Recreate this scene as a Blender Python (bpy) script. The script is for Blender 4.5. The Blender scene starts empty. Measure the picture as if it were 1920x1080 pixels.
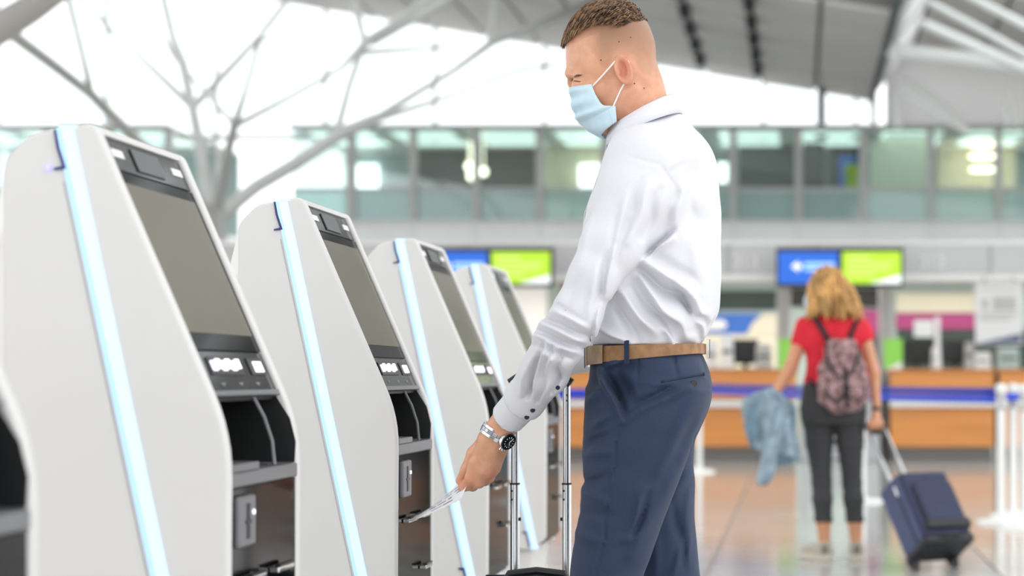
import bpy, math, random
import numpy as np
from mathutils import Vector, Matrix
random.seed(7)
SC = bpy.context.scene
COL = SC.collection
# ------------------------------------------------------------ camera, sky, exposure
F = 70 / 36 * 1920          # focal length in pixels of the 1920x1080 frame
CX, CY, CZ = 1497, 703, 1.02    # vanishing point of the hall's depth axis and eye height
cam = bpy.data.cameras.new('camera'); camo = bpy.data.objects.new('camera', cam); COL.objects.link(camo)
camo.location = (0, 0, CZ); camo.rotation_euler = (math.pi / 2, 0, 0)
cam.lens = 70; cam.sensor_width = 36
cam.shift_x = (960 - CX) / 1920; cam.shift_y = (CY - 540) / 1920
cam.clip_end = 300
cam.dof.use_dof = True; cam.dof.focus_distance = 4.12; cam.dof.aperture_fstop = 3.0
SC.camera = camo
wd = bpy.data.worlds.new('world'); SC.world = wd; wd.use_nodes = True
wn = wd.node_tree.nodes; wn['Background'].inputs[0].default_value = (0.97, 0.985, 1.0, 1); wn['Background'].inputs[1].default_value = 1.6
vs = SC.view_settings; vs.view_transform = 'Standard'; vs.look = 'None'; vs.gamma = 1; vs.use_curve_mapping = False
vs.exposure = 0.48
def W(px, py, Y):
    return ((px - CX) * Y / F, Y, CZ + (CY - py) * Y / F)
def WX(px, Y): return (px - CX) * Y / F
def WZ(py, Y): return CZ + (CY - py) * Y / F
# ------------------------------------------------------------ materials
MAT = {}
def srgb(h):
    h = h.lstrip('#')
    c = [int(h[i:i + 2], 16) / 255 for i in (0, 2, 4)]
    return tuple(((x + .055) / 1.055) ** 2.4 if x > .04045 else x / 12.92 for x in c)
def mat(name, col, rough=.5, metal=0, spec=.5, noise=None, bump=None, emit=0, coat=0, sheen=0, sss=0, ecol=None):
    m = bpy.data.materials.new(name); m.use_nodes = True; MAT[name] = m
    nt = m.node_tree; b = nt.nodes['Principled BSDF']
    c = srgb(col) if isinstance(col, str) else col
    b.inputs['Base Color'].default_value = (*c, 1); b.inputs['Roughness'].default_value = rough
    b.inputs['Metallic'].default_value = metal; b.inputs['Specular IOR Level'].default_value = spec
    b.inputs['Coat Weight'].default_value = coat; b.inputs['Coat Roughness'].default_value = .03
    if sheen: b.inputs['Sheen Weight'].default_value = sheen
    if sss:
        b.inputs['Subsurface Weight'].default_value = sss; b.inputs['Subsurface Radius'].default_value = (.012, .005, .003); b.inputs['Subsurface Scale'].default_value = 1
    if emit:
        b.inputs['Emission Color'].default_value = (*(ecol or c), 1); b.inputs['Emission Strength'].default_value = emit
    tc = nt.nodes.new('ShaderNodeTexCoord')
    if noise:
        n = nt.nodes.new('ShaderNodeTexNoise'); n.inputs['Scale'].default_value = noise[0]; n.inputs['Detail'].default_value = 4
        mp = nt.nodes.new('ShaderNodeMapping'); nt.links.new(tc.outputs['Object'], mp.inputs[0]); nt.links.new(mp.outputs[0], n.inputs['Vector'])
        if len(noise) > 2: mp.inputs['Scale'].default_value = noise[2]
        r = nt.nodes.new('ShaderNodeValToRGB'); r.color_ramp.elements[0].position = .35; r.color_ramp.elements[1].position = .65
        a = noise[1]
        r.color_ramp.elements[0].color = (*[max(0, x * (1 - a)) for x in c], 1); r.color_ramp.elements[1].color = (*[min(1, x * (1 + a)) for x in c], 1)
        nt.links.new(n.outputs['Fac'], r.inputs[0]); nt.links.new(r.outputs[0], b.inputs['Base Color'])
    if bump:
        n = nt.nodes.new('ShaderNodeTexNoise'); n.inputs['Scale'].default_value = bump[0]; n.inputs['Detail'].default_value = 6
        nt.links.new(tc.outputs['Object'], n.inputs['Vector'])
        bp = nt.nodes.new('ShaderNodeBump'); bp.inputs['Strength'].default_value = bump[1]; bp.inputs['Distance'].default_value = bump[2] if len(bump) > 2 else .005
        nt.links.new(n.outputs['Fac'], bp.inputs['Height']); nt.links.new(bp.outputs[0], b.inputs['Normal'])
    return m
def glass_mat(name, tint, refl=.08, body=None, bodyfac=0, trans=False):
    m = bpy.data.materials.new(name); m.use_nodes = True; MAT[name] = m
    nt = m.node_tree; nt.nodes.remove(nt.nodes['Principled BSDF']); out = nt.nodes['Material Output']
    t = nt.nodes.new('ShaderNodeBsdfTransparent'); t.inputs[0].default_value = (*tint, 1)
    g = nt.nodes.new('ShaderNodeBsdfGlossy'); g.inputs['Roughness'].default_value = .02
    mx = nt.nodes.new('ShaderNodeMixShader'); mx.inputs[0].default_value = refl
    nt.links.new(t.outputs[0], mx.inputs[1]); nt.links.new(g.outputs[0], mx.inputs[2]); last = mx
    if body:
        d = nt.nodes.new('ShaderNodeBsdfTranslucent' if trans else 'ShaderNodeBsdfDiffuse'); d.inputs[0].default_value = (*body, 1)
        m2 = nt.nodes.new('ShaderNodeMixShader'); m2.inputs[0].default_value = bodyfac
        nt.links.new(mx.outputs[0], m2.inputs[1]); nt.links.new(d.outputs[0], m2.inputs[2]); last = m2
    nt.links.new(last.outputs[0], out.inputs[0])
    return m
# ------------------------------------------------------------ geometry collector
class G:
    def __init__(s): s.v = []; s.f = []
    def add(s, v, f):
        n = len(s.v); s.v += [tuple(p) for p in v]; s.f += [tuple(i + n for i in q) for q in f]; return s
    def box(s, x0, x1, y0, y1, z0, z1):
        return s.add([(x0, y0, z0), (x1, y0, z0), (x1, y1, z0), (x0, y1, z0), (x0, y0, z1), (x1, y0, z1), (x1, y1, z1), (x0, y1, z1)],
                     [(0, 3, 2, 1), (4, 5, 6, 7), (0, 1, 5, 4), (1, 2, 6, 5), (2, 3, 7, 6), (3, 0, 4, 7)])
    def hexa(s, p):     # 8 points: bottom loop, top loop
        return s.add(p, [(0, 3, 2, 1), (4, 5, 6, 7), (0, 1, 5, 4), (1, 2, 6, 5), (2, 3, 7, 6), (3, 0, 4, 7)])
    def prism(s, poly, y0, y1):     # outline in x,z swept along y
        n = len(poly); v = [(x, y0, z) for x, z in poly] + [(x, y1, z) for x, z in poly]
        a = sum(poly[i][0] * poly[(i + 1) % n][1] - poly[(i + 1) % n][0] * poly[i][1] for i in range(n))
        f = [tuple(range(n)), tuple(range(2 * n - 1, n - 1, -1))] + [(i, i + n, (i + 1) % n + n, (i + 1) % n) for i in range(n)]
        if a < 0: f = [tuple(reversed(q)) for q in f]
        return s.add(v, f)
    def tube(s, pts, r, seg=10, cap=True):
        pts = [Vector(p) for p in pts]; n = len(pts); r = r if hasattr(r, '__len__') else [r] * n
        t0 = (pts[1] - pts[0]).normalized(); u = t0.orthogonal().normalized(); v = []; 
        for i, p in enumerate(pts):
            t = (pts[min(i + 1, n - 1)] - pts[max(i - 1, 0)]).normalized()
            u = (u - t * u.dot(t)).normalized(); w = t.cross(u)
            v += [p + (u * math.cos(2 * math.pi * k / seg) + w * math.sin(2 * math.pi * k / seg)) * r[i] for k in range(seg)]
        f = [(i * seg + k, i * seg + (k + 1) % seg, (i + 1) * seg + (k + 1) % seg, (i + 1) * seg + k) for i in range(n - 1) for k in range(seg)]
        if cap: f += [tuple(range(seg - 1, -1, -1)), tuple(range((n - 1) * seg, n * seg))]
        return s.add(v, f)
    def lathe(s, prof, c=(0, 0, 0), seg=20):    # profile of (radius, z)
        v = [(c[0] + r * math.cos(2 * math.pi * k / seg), c[1] + r * math.sin(2 * math.pi * k / seg), c[2] + z) for r, z in prof for k in range(seg)]
        n = len(prof)
        f = [(i * seg + k, i * seg + (k + 1) % seg, (i + 1) * seg + (k + 1) % seg, (i + 1) * seg + k) for i in range(n - 1) for k in range(seg)]
        f += [tuple(range(seg - 1, -1, -1)), tuple(range((n - 1) * seg, n * seg))]
        return s.add(v, f)
    def sheet(s, rows, closed=False):   # grid of points
        n = len(rows); m = len(rows[0]); v = [p for r in rows for p in r]; mm = m if closed else m - 1
        return s.add(v, [(i * m + k, i * m + (k + 1) % m, (i + 1) * m + (k + 1) % m, (i + 1) * m + k) for i in range(n - 1) for k in range(mm)])
    def disc(s, c, n, r, h, seg=16):
        c = Vector(c); n = Vector(n).normalized(); return s.tube([c - n * h / 2, c + n * h / 2], r, seg)
    def xf(s, M): s.v = [tuple(M @ Vector(p)) for p in s.v]; return s
ORG = {}
def put(name, g, m, parent=None, smooth=False, bevel=0, world=False, solid=0, seg=2, sharp=.7):
    me = bpy.data.meshes.new(name)
    if isinstance(g, G): v, f = g.v, g.f
    else: v, f = g
    o = bpy.data.objects.new(name, me)
    org = Vector((0, 0, 0))
    if parent is not None:
        o.parent = parent; org = ORG.get(parent.name, Vector((0, 0, 0)))
    ORG[o.name] = org
    if world and org.length > 0:
        if isinstance(v, np.ndarray): v = v - np.array(org, dtype=v.dtype)
        else: v = [(p[0] - org.x, p[1] - org.y, p[2] - org.z) for p in v]
    if isinstance(v, np.ndarray):
        nv, nf = len(v), len(f); me.vertices.add(nv); me.vertices.foreach_set('co', v.astype(np.float32).ravel())
        me.loops.add(nf * 4); me.loops.foreach_set('vertex_index', f.astype(np.int32).ravel())
        me.polygons.add(nf); me.polygons.foreach_set('loop_start', np.arange(0, nf * 4, 4, dtype=np.int32))
        me.update(calc_edges=True); me.validate()
    else:
        me.from_pydata(v, [], f); me.update()
    if smooth:
        me.polygons.foreach_set('use_smooth', [True] * len(me.polygons))
        if sharp and not isinstance(v, np.ndarray): me.set_sharp_from_angle(angle=sharp)
    me.materials.append(MAT[m] if isinstance(m, str) else m)
    COL.objects.link(o)
    if solid:
        md = o.modifiers.new('thickness', 'SOLIDIFY'); md.thickness = solid; md.offset = 0
    if bevel:
        md = o.modifiers.new('bevel', 'BEVEL'); md.width = bevel; md.segments = seg; md.limit_method = 'ANGLE'; md.angle_limit = .6
    return o
def tag(o, label=None, cat=None, group=None, kind=None):
    if label: o['label'] = label
    if cat: o['category'] = cat
    if group: o['group'] = group
    if kind: o['kind'] = kind
    return o
def empty(name, loc=(0, 0, 0), rz=0):
    o = bpy.data.objects.new(name, None); COL.objects.link(o); o.location = loc; o.rotation_euler = (0, 0, rz); o.empty_display_size = .1
    ORG[o.name] = Vector(loc); return o
def thing(name, g, m, label, cat, loc=None, **k):    # one-mesh thing given in world coordinates, origin moved to its base
    grp = k.pop('group', None)
    xs = np.array(g.v); c = (xs.min(0) + xs.max(0)) / 2; c[2] = xs[:, 2].min()
    g.v = [(p[0] - c[0], p[1] - c[1], p[2] - c[2]) for p in g.v]
    o = put(name, g, m, **k); o.location = c; ORG[o.name] = Vector(c)
    return tag(o, label, cat, grp)
def copy_tree(o, parent=None):
    c = o.copy(); COL.objects.link(c); c.parent = parent
    for ch in list(o.children): copy_tree(ch, c)
    return c
def text_g(s, size, thick=.01):
    cu = bpy.data.curves.new('t', 'FONT'); cu.body = s; cu.size = size; cu.extrude = thick; cu.align_x = 'CENTER'; cu.align_y = 'CENTER'
    t = bpy.data.objects.new('t', cu); COL.objects.link(t); bpy.context.view_layer.update()
    me = bpy.data.meshes.new_from_object(t.evaluated_get(bpy.context.evaluated_depsgraph_get()))
    g = G(); g.add([(v.co.x, -v.co.z, v.co.y) for v in me.vertices], [tuple(p.vertices) for p in me.polygons])
    bpy.data.objects.remove(t); bpy.data.curves.remove(cu); bpy.data.meshes.remove(me); return g
def move(g, d): g.v = [(p[0] + d[0], p[1] + d[1], p[2] + d[2]) for p in g.v]; return g
def round_poly(pts, seg=6):
    out = []; n = len(pts)
    for i, p in enumerate(pts):
        r = p[2] if len(p) > 2 else 0; P = Vector(p[:2]); A = Vector(pts[i - 1][:2]); B = Vector(pts[(i + 1) % n][:2])
        if r <= 0: out.append(tuple(P)); continue
        u = (A - P).normalized(); w = (B - P).normalized(); ang = u.angle(w); t = min(r / math.tan(ang / 2), .45 * (A - P).length, .45 * (B - P).length)
        a = P + u * t; b = P + w * t
        for k in range(seg + 1):
            q = k / seg; out.append(tuple((a * (1 - q) + P * q) * (1 - q) + (P * (1 - q) + b * q) * q))
    return out
# ------------------------------------------------------------ signed-distance modelling for people, cloth and soft goods
def sdf_mesh(fn, lo, hi, h, B=8, margin=.02):
    lo = np.array(lo, np.float32); hi = np.array(hi, np.float32)
    nb = np.maximum(1, np.ceil((hi - lo) / h / B).astype(int)); n = nb * B + 1
    ci = np.stack(np.meshgrid(*[np.arange(k) for k in nb], indexing='ij'), -1).reshape(-1, 3)
    cc = lo + (ci + .5) * B * h
    d = fn(cc[:, 0], cc[:, 1], cc[:, 2])
    D = np.repeat(np.repeat(np.repeat(np.sign(d).reshape(nb), B, 0), B, 1), B, 2).astype(np.float32)
    D = np.pad(D, ((0, 1), (0, 1), (0, 1)), mode='edge')
    act = ci[np.abs(d) < B * h * .9 + margin]
    o = np.stack(np.meshgrid(*[np.arange(B + 1)] * 3, indexing='ij'), -1).reshape(-1, 3)
    for k in range(0, len(act), 300):
        I = (act[k:k + 300, None, :] * B + o[None]).reshape(-1, 3); p = lo + I * np.float32(h)
        D[I[:, 0], I[:, 1], I[:, 2]] = fn(p[:, 0], p[:, 1], p[:, 2])
    s = D < 0
    c = sum(s[i:i + n[0] - 1, j:j + n[1] - 1, k:k + n[2] - 1].astype(np.int8) for i in (0, 1) for j in (0, 1) for k in (0, 1))
    cell = np.argwhere((c > 0) & (c < 8)); idx = -np.ones(n - 1, np.int64); idx[tuple(cell.T)] = np.arange(len(cell))
    acc = np.zeros((len(cell), 3), np.float32); cnt = np.zeros(len(cell), np.float32)
    for a in [(i, j, k) for i in (0, 1) for j in (0, 1) for k in (0, 1)]:
        for ax in range(3):
            if a[ax]: continue
            b = list(a); b[ax] = 1
            A = cell + np.array(a); Bq = cell + np.array(b); da = D[tuple(A.T)]; db = D[tuple(Bq.T)]; m = (da < 0) != (db < 0)
            t = np.where(m, da / np.where(m, da - db, 1), 0); e = np.array(a, np.float32)[None].repeat(len(cell), 0); e[:, ax] += t
            acc += e * m[:, None]; cnt += m
    V = lo + (cell + acc / cnt[:, None]) * np.float32(h)
    Fs = []
    for ax in range(3):
        u, w = (ax + 1) % 3, (ax + 2) % 3
        sl0 = [slice(None)] * 3; sl1 = [slice(None)] * 3; sl0[ax] = slice(0, -1); sl1[ax] = slice(1, None)
        a, b = s[tuple(sl0)], s[tuple(sl1)]; E = np.argwhere(a != b)
        E = E[(E[:, u] > 0) & (E[:, w] > 0) & (E[:, u] < n[u] - 1) & (E[:, w] < n[w] - 1)]
        if not len(E): continue
        fl = a[tuple(E.T)]
        du = np.zeros(3, int); du[u] = 1; dw = np.zeros(3, int); dw[w] = 1
        q = np.stack([idx[tuple((E - du - dw).T)], idx[tuple((E - dw).T)], idx[tuple(E.T)], idx[tuple((E - du).T)]], 1)
        q[~fl] = q[~fl][:, ::-1]; Fs.append(q)
    return V, np.concatenate(Fs)
def smin(a, b, k):
    h = np.clip(.5 + .5 * (b - a) / k, 0, 1); return b + (a - b) * h - k * h * (1 - h)
def smax(a, b, k): return -smin(-a, -b, k)
def rcone(x, y, z, a, b, ra, rb):
    d = np.array(b, float) - np.array(a, float); L = float((d * d).sum()) + 1e-12
    px, py, pz = x - a[0], y - a[1], z - a[2]; t = np.clip((px * d[0] + py * d[1] + pz * d[2]) / L, 0, 1)
    return np.sqrt((px - t * d[0]) ** 2 + (py - t * d[1]) ** 2 + (pz - t * d[2]) ** 2) - (ra + (rb - ra) * t)
def chain(x, y, z, pts, rs, k=.01):
    d = None
    for i in range(len(pts) - 1):
        e = rcone(x, y, z, pts[i], pts[i + 1], rs[i], rs[i + 1]); d = e if d is None else smin(d, e, k)
    return d
def ell(x, y, z, c, r):
    a, b, e = (x - c[0]) / r[0], (y - c[1]) / r[1], (z - c[2]) / r[2]
    k0 = np.sqrt(a * a + b * b + e * e) + 1e-9; k1 = np.sqrt((a / r[0]) ** 2 + (b / r[1]) ** 2 + (e / r[2]) ** 2) + 1e-9
    return k0 * (k0 - 1) / k1
def loftz(x, y, z, rows, n=2.3, taper=0, cap=True):    # rows: (z, x front, x back, y centre, y half width), z ascending
    R = np.array(sorted(rows), float); Z = R[:, 0]; zz = np.clip(z, Z[0], Z[-1])
    f, b, c, w = [np.interp(zz, Z, R[:, i]) for i in (1, 2, 3, 4)]
    cx = (f + b) / 2; a = np.abs(b - f) / 2; u = (x - cx) / a; 
    if taper: w = w * (1 - taper * np.clip(-u, -1, 1))
    v = (y - c) / w
    d = ((np.abs(u) ** n + np.abs(v) ** n) ** (1 / n) - 1) * np.minimum(a, w)
    return np.maximum(d, np.maximum(Z[0] - z, z - Z[-1])) if cap else d
def folds(x, z, L):
    s = 0
    for (x0, z0, x1, z1, w, h) in L:
        dx, dz = x1 - x0, z1 - z0; t = np.clip(((x - x0) * dx + (z - z0) * dz) / (dx * dx + dz * dz), 0, 1)
        q = ((x - x0 - t * dx) ** 2 + (z - z0 - t * dz) ** 2) / (w * w)
        s = s + h * np.exp(-q) * np.sqrt(np.clip(np.sin(np.pi * (.06 + .88 * t)), 0, 1))
    return s
def spline(rows, N=40):     # smooth the rows of a loft with a Catmull-Rom pass
    R = np.array(sorted(rows), float); t = np.arange(len(R)); T = np.linspace(0, len(R) - 1, N); out = []
    for q in T:
        i = min(int(q), len(R) - 2); u = q - i; p0, p1, p2, p3 = R[max(i - 1, 0)], R[i], R[i + 1], R[min(i + 2, len(R) - 1)]
        out.append(.5 * (2 * p1 + (p2 - p0) * u + (2 * p0 - 5 * p1 + 4 * p2 - p3) * u * u + (3 * p1 - p0 - 3 * p2 + p3) * u ** 3))
    return [tuple(r) for r in out]
# ============================================================ materials list
mat('floor_beige', '#c8c2b9', .1, noise=(.8, .12), spec=.5)
mat('floor_rose', '#c9bcb3', .1, noise=(.8, .12), spec=.5)
mat('floor_grey', '#b9bab8', .1, noise=(.8, .1), spec=.5)
mat('joint', '#8b8378', .5)
mat('roof_panel', '#c4bdb9', .6, noise=(.6, .05)); mat('roof_back', '#6c6865', .7); mat('roof_light', '#d2d2cf', .6, noise=(.5, .03))
mat('white_steel', '#d6d5d2', .4, noise=(2, .03)); mat('tree_steel', '#a3a19e', .4, noise=(1.5, .04)); mat('white_tube', '#f4f5f3', .35)
mat('frame_grey', '#b3b3b1', .45, metal=.2); mat('slab', '#ebecec', .5, noise=(.4, .03)); mat('fascia', '#bfc0c1', .5, noise=(.5, .03))
mat('pillar', '#b9babc', .5); mat('dark', '#232627', .5); mat('mid_dark', '#3f4446', .6); mat('teal_dark', '#344444', .6, noise=(.5, .2))
mat('wood', '#d98f45', .4, noise=(3, .1, (.25, 1, 6)), coat=.15); mat('wood_top', '#c07f3a', .35)
mat('plinth', '#6d6b69', .5); mat('cream', '#e0dcc9', .6); mat('warm_wall', '#d0c5aa', .6, noise=(.6, .08)); mat('greyteal', '#a9bbb8', .6, noise=(.4, .1))
mat('blue_poster', '#2f6bc6', .4); mat('magenta', '#a8407c', .5); mat('pure_white', '#eeeeee', .4); mat('leaf_green', '#8fd653', .4)
mat('screen_blue', '#0b5cc4', .3, emit=.4); mat('screen_green', '#a4d01c', .3, emit=.45); mat('screen_white', '#e8edf2', .3, emit=.5); mat('screen_pale', '#c8e07a', .3, emit=.45); mat('screen_pblue', '#8fbcf0', .3, emit=.7)
mat('screen_frame', '#1c1d1f', .35); mat('lamp_glow', '#fff2d8', .3, emit=4); mat('day_window', '#ffffff', .3, emit=2.2)
mat('tape', '#0d3fd0', .5); mat('tape_dark', '#0b2fa6', .5); mat('post_white', '#eef0ee', .25, coat=.3); mat('post_steel', '#a9a9a6', .25, metal=.8)
mat('hivis', '#c8dc1e', .6); mat('navy_cloth', '#2a3d63', .8)
mat('sheet_white', '#dcdcdc', .5); mat('office_white', '#e6e7e7', .45); mat('print_grey', '#b5b5b3', .6); mat('print_navy', '#54607a', .5)
glass_mat('glass_teal', (.80, .895, .875), .12); glass_mat('glass_clear', (.97, .99, .985), .05)
glass_mat('glass_milk', (.3, .3, .3), .03, (.8, .8, .8), .8, True); glass_mat('gable_milk', (.02, .02, .02), .02, (.64, .64, .635), .95, True); glass_mat('glass_frost', (.55, .74, .72), .12, (.55, .72, .70), .45); glass_mat('glass_sky', (.93, .96, .96), .05)
mat('gallery_fill', '#cfdcd6', .3, emit=1.4)  # glow of the fill panels added inside the gallery
# ============================================================ floor
fl = put('floor', G().box(-60, 40, -25, 75, -.3, -.008), 'joint'); tag(fl, 'polished stone hall floor with beige and grey bands', kind='structure')
TS = 1.5; tile_me = {}
def tile_g(): return G().hexa([(.004, .004, -.05), (TS - .004, .004, -.05), (TS - .004, TS - .004, -.05), (.004, TS - .004, -.05), (.008, .008, 0), (TS - .008, .008, 0), (TS - .008, TS - .008, 0), (.008, TS - .008, 0)])
for mn in ('floor_beige', 'floor_rose', 'floor_grey'):
    me = bpy.data.meshes.new('tile'); g = tile_g(); me.from_pydata(g.v, [], g.f); me.materials.append(MAT[mn]); tile_me[mn] = me
far = {'floor_beige': G(), 'floor_rose': G(), 'floor_grey': G()}
x_grey = (-.35, 1.15)
for i in range(-16, 9):
    for j in range(-7, 16):
        x = -.05 + i * TS - .42; y = j * TS
        mn = 'floor_grey' if i % 4 == 0 else ('floor_rose' if (i * 7 + j * 3) % 5 < 2 else 'floor_beige')
        if -5 <= i <= 4 and 2 <= j <= 15:
            o = bpy.data.objects.new('tile', tile_me[mn]); COL.objects.link(o); o.parent = fl; o.location = (x, y, 0)
        else:
            far[mn].box(x + .005, x + TS - .005, y + .005, y + TS - .005, -.05, 0)
for mn, g in far.items(): tag(put('tile', g, mn, fl), kind='stuff')
# floor beyond the counters
put('slab', G().box(-60, 40, 24.1, 75, -.2, 0), 'floor_grey', fl)
# ============================================================ roof
YB = 53.3; PPM = F / YB
def roofz(x): return 8.52 + (WX(1640, YB) - x) * .168
XE = WX(1640, YB)
YS0 = 41.45
rf = put('ceiling', G().hexa([(-40, YS0, roofz(-40) + .12), (XE - .05, YS0, roofz(XE) + .12), (XE - .05, YB + 1.5, roofz(XE) + .12), (-40, YB + 1.5, roofz(-40) + .12),
                             (-40, YS0, roofz(-40) + .7), (XE - .05, YS0, roofz(XE) + .7), (XE - .05, YB + 1.5, roofz(XE) + .7), (-40, YB + 1.5, roofz(-40) + .7)]), 'roof_back')
tag(rf, 'sloping grey panelled roof underside over the hall', kind='structure')
PW = 1.5; BEAM = 1.4
def panel(x0, x1, y0, y1, parent, zf, m, name='panel', t=.12):
    return put(name, G().hexa([(x0, y0, zf(x0)), (x1, y0, zf(x1)), (x1, y1, zf(x1)), (x0, y1, zf(x0)), (x0, y0, zf(x0) + t), (x1, y0, zf(x1) + t), (x1, y1, zf(x1) + t), (x0, y1, zf(x0) + t)]), m, parent)
for i in range(16):
    x1 = XE - .12 - i * PW; x0 = x1 - PW + .1
    for (y0, y1) in ((41.5, 47.4), (47.5, YB + 1.4)):
        panel(x0, x1, y0, y1, rf, roofz, 'roof_panel')
for i in range(16, 26):
    x1 = XE - .12 - i * PW; panel(x1 - PW + .1, x1, YS0, YB + 1.4, rf, roofz, 'roof_panel')
for k in range(18):  # unseen skylight strips added to light the hall; beam width sets the openness
    y0 = YS0 - 3.0 * (k + 1); BEAM = .3 if k < 5 else 1.7
    put('roof_beam', G().hexa([(-40, y0, roofz(-40)), (XE - .05, y0, roofz(XE)), (XE - .05, y0 + BEAM, roofz(XE)), (-40, y0 + BEAM, roofz(-40)), (-40, y0, roofz(-40) + .5), (XE - .05, y0, roofz(XE) + .5), (XE - .05, y0 + BEAM, roofz(XE) + .5), (-40, y0 + BEAM, roofz(-40) + .5)]), 'roof_panel', rf)
    put('added_skylight_pane', G().hexa([(-40, y0 + BEAM, roofz(-40) + .4), (XE - .05, y0 + BEAM, roofz(XE) + .4), (XE - .05, y0 + 3, roofz(XE) + .4), (-40, y0 + 3, roofz(-40) + .4), (-40, y0 + BEAM, roofz(-40) + .42), (XE - .05, y0 + BEAM, roofz(XE) + .42), (XE - .05, y0 + 3, roofz(XE) + .42), (-40, y0 + 3, roofz(-40) + .42)]), 'glass_sky', rf)
tag(put('trim_1', G().box(XE - .1, XE + .02, -12, YB + 1.5, 8.45, 9.3), 'mid_dark'), 'dark edge strip along the lower roof border', kind='structure')
# dark lamps hung in two roof joints
def lampbox(x, y, lab):
    z = roofz(x); g = G().box(x - .12, x + .12, y - .45, y + .45, z - .16, z - .02); g.box(x - .03, x + .03, y - .03, y + .03, z - .02, z + .1)
    g.lathe([(.09, -.26), (.11, -.24), (.11, -.14), (.02, -.12)], (x, y, z), 10)
    return thing('ceiling_lamp', g, 'dark', lab, 'ceiling lamp', group='dark lamps along the roof joints')
ORD = ('first', 'second', 'third', 'fourth', 'fifth')
for k in range(5):
    lampbox(XE - .12 - 2 * PW + .02, 42.5 + k * 2.3, ORD[k] + ' dark lamp from the near end in the right lamp row on the roof')
    lampbox(XE - .12 - 3 * PW + .02, 42.5 + k * 2.3, ORD[k] + ' dark lamp from the near end in the left lamp row on the roof')
# right roof bay: glazed slot, higher roof and gable
X2 = XE + 1.06
def roofz2(x): return 9.82 - (x - X2) * .14
rr = put('ceiling', G().hexa([(X2, 45, roofz2(X2) + .12), (40, 45, roofz2(40) + .12), (40, YB + 1.5, roofz2(40) + .12), (X2, YB + 1.5, roofz2(X2) + .12),
                             (X2, 45, roofz2(X2) + .6), (40, 45, roofz2(40) + .6), (40, YB + 1.5, roofz2(40) + .6), (X2, YB + 1.5, roofz2(X2) + .6)]), 'roof_back')
tag(rr, 'higher grey roof bay at the right behind white tubes', kind='structure')
for i in range(7):
    x0 = X2 + .1 + i * 1.7
    for (y0, y1) in ((45, 49.4), (49.5, YB + 1.4)): panel(x0, x0 + 1.6, y0, y1, rr, roofz2, 'roof_panel')
for k in range(11):  # unseen skylight panes between beams, added to brighten the tubes and far end
    y0 = 45 - 3 * (k + 1)
    put('roof_beam', G().hexa([(X2, y0, 9.82), (30, y0, 6.0), (30, y0 + .5, 6.0), (X2, y0 + .5, 9.82), (X2, y0, 10.2), (30, y0, 6.4), (30, y0 + .5, 6.4), (X2, y0 + .5, 10.2)]), 'white_steel', rr)
    put('added_skylight_pane', G().hexa([(X2, y0 + .5, 10.1), (30, y0 + .5, 6.3), (30, y0 + 3, 6.3), (X2, y0 + 3, 10.1), (X2, y0 + .5, 10.12), (30, y0 + .5, 6.32), (30, y0 + 3, 6.32), (X2, y0 + 3, 10.12)]), 'glass_sky', rr)
slot = put('window_1', G().hexa([(XE, -12, 8.6), (X2, -12, 10.0), (X2, YB + 1, 10.0), (XE, YB + 1, 8.6), (XE, -12, 8.65), (X2, -12, 10.05), (X2, YB + 1, 10.05), (XE, YB + 1, 8.65)]), 'glass_milk')
tag(slot, 'slanted frosted roof glazing between the two roof bays', kind='structure')
for k in range(14): put('mullion', G().hexa([(XE, -6 + k * 4.4, 8.5), (X2, -6 + k * 4.4, 9.9), (X2, -5.9 + k * 4.4, 9.9), (XE, -5.9 + k * 4.4, 8.5), (XE, -6 + k * 4.4, 8.6), (X2, -6 + k * 4.4, 10), (X2, -5.9 + k * 4.4, 10), (XE, -5.9 + k * 4.4, 8.6)]), 'white_steel', slot)
gb = put('wall_back', G().box(XE + .3, 34, YB + .3, YB + .31, 7.4, 12), 'gable_milk'); tag(gb, 'pale panelled gable above the right part of the gallery', kind='structure')
# ============================================================ glazed end wall
ew = put('window_2', G().box(-34, XE + .2, YB + 1.25, YB + 1.33, 7.45, 7.6), 'white_steel'); tag(ew, 'tall glazed end wall letting in white daylight', kind='structure')
xs = [XE - .0 - k * 3.0 for k in range(12)]
for k, x in enumerate(xs):
    put('mullion', G().box(x - .05, x + .05, YB + 1.2, YB + 1.35, 0 if x < WX(540, YB) else 7.4, roofz(x) + .3), 'white_steel', ew)
    if k < 11:
        for (z0, z1) in ((7.5, 10.4), (10.45, 15.5)) if x > WX(560, YB) else ((0, 5), (5.05, 10.4), (10.45, 15.5)):
            put('pane', G().box(xs[k + 1] + .05, x - .05, YB + 1.26, YB + 1.28, z0, min(z1, roofz(xs[k + 1]) + .2)), 'glass_sky', ew)
for px0, px1, nm in ((1533, 1548, 'roof_post'), (1603, 1608, 'roof_post'), (1636, 1645, 'roof_post')):
    thing(nm, G().box(WX(px0, YB), WX(px1, YB), YB + .4, YB + .8, 7.4, 9.0).box(WX(px0, YB) - .05, WX(px1, YB) + .05, YB + .35, YB + .85, 7.4, 7.5), 'mid_dark' if px0 == 1533 else 'frame_grey',
          {1533: 'wide dark post under the lower roof edge', 1603: 'thin grey post left of the roof corner', 1636: 'grey post at the lower right roof corner'}[px0], 'post')
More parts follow.
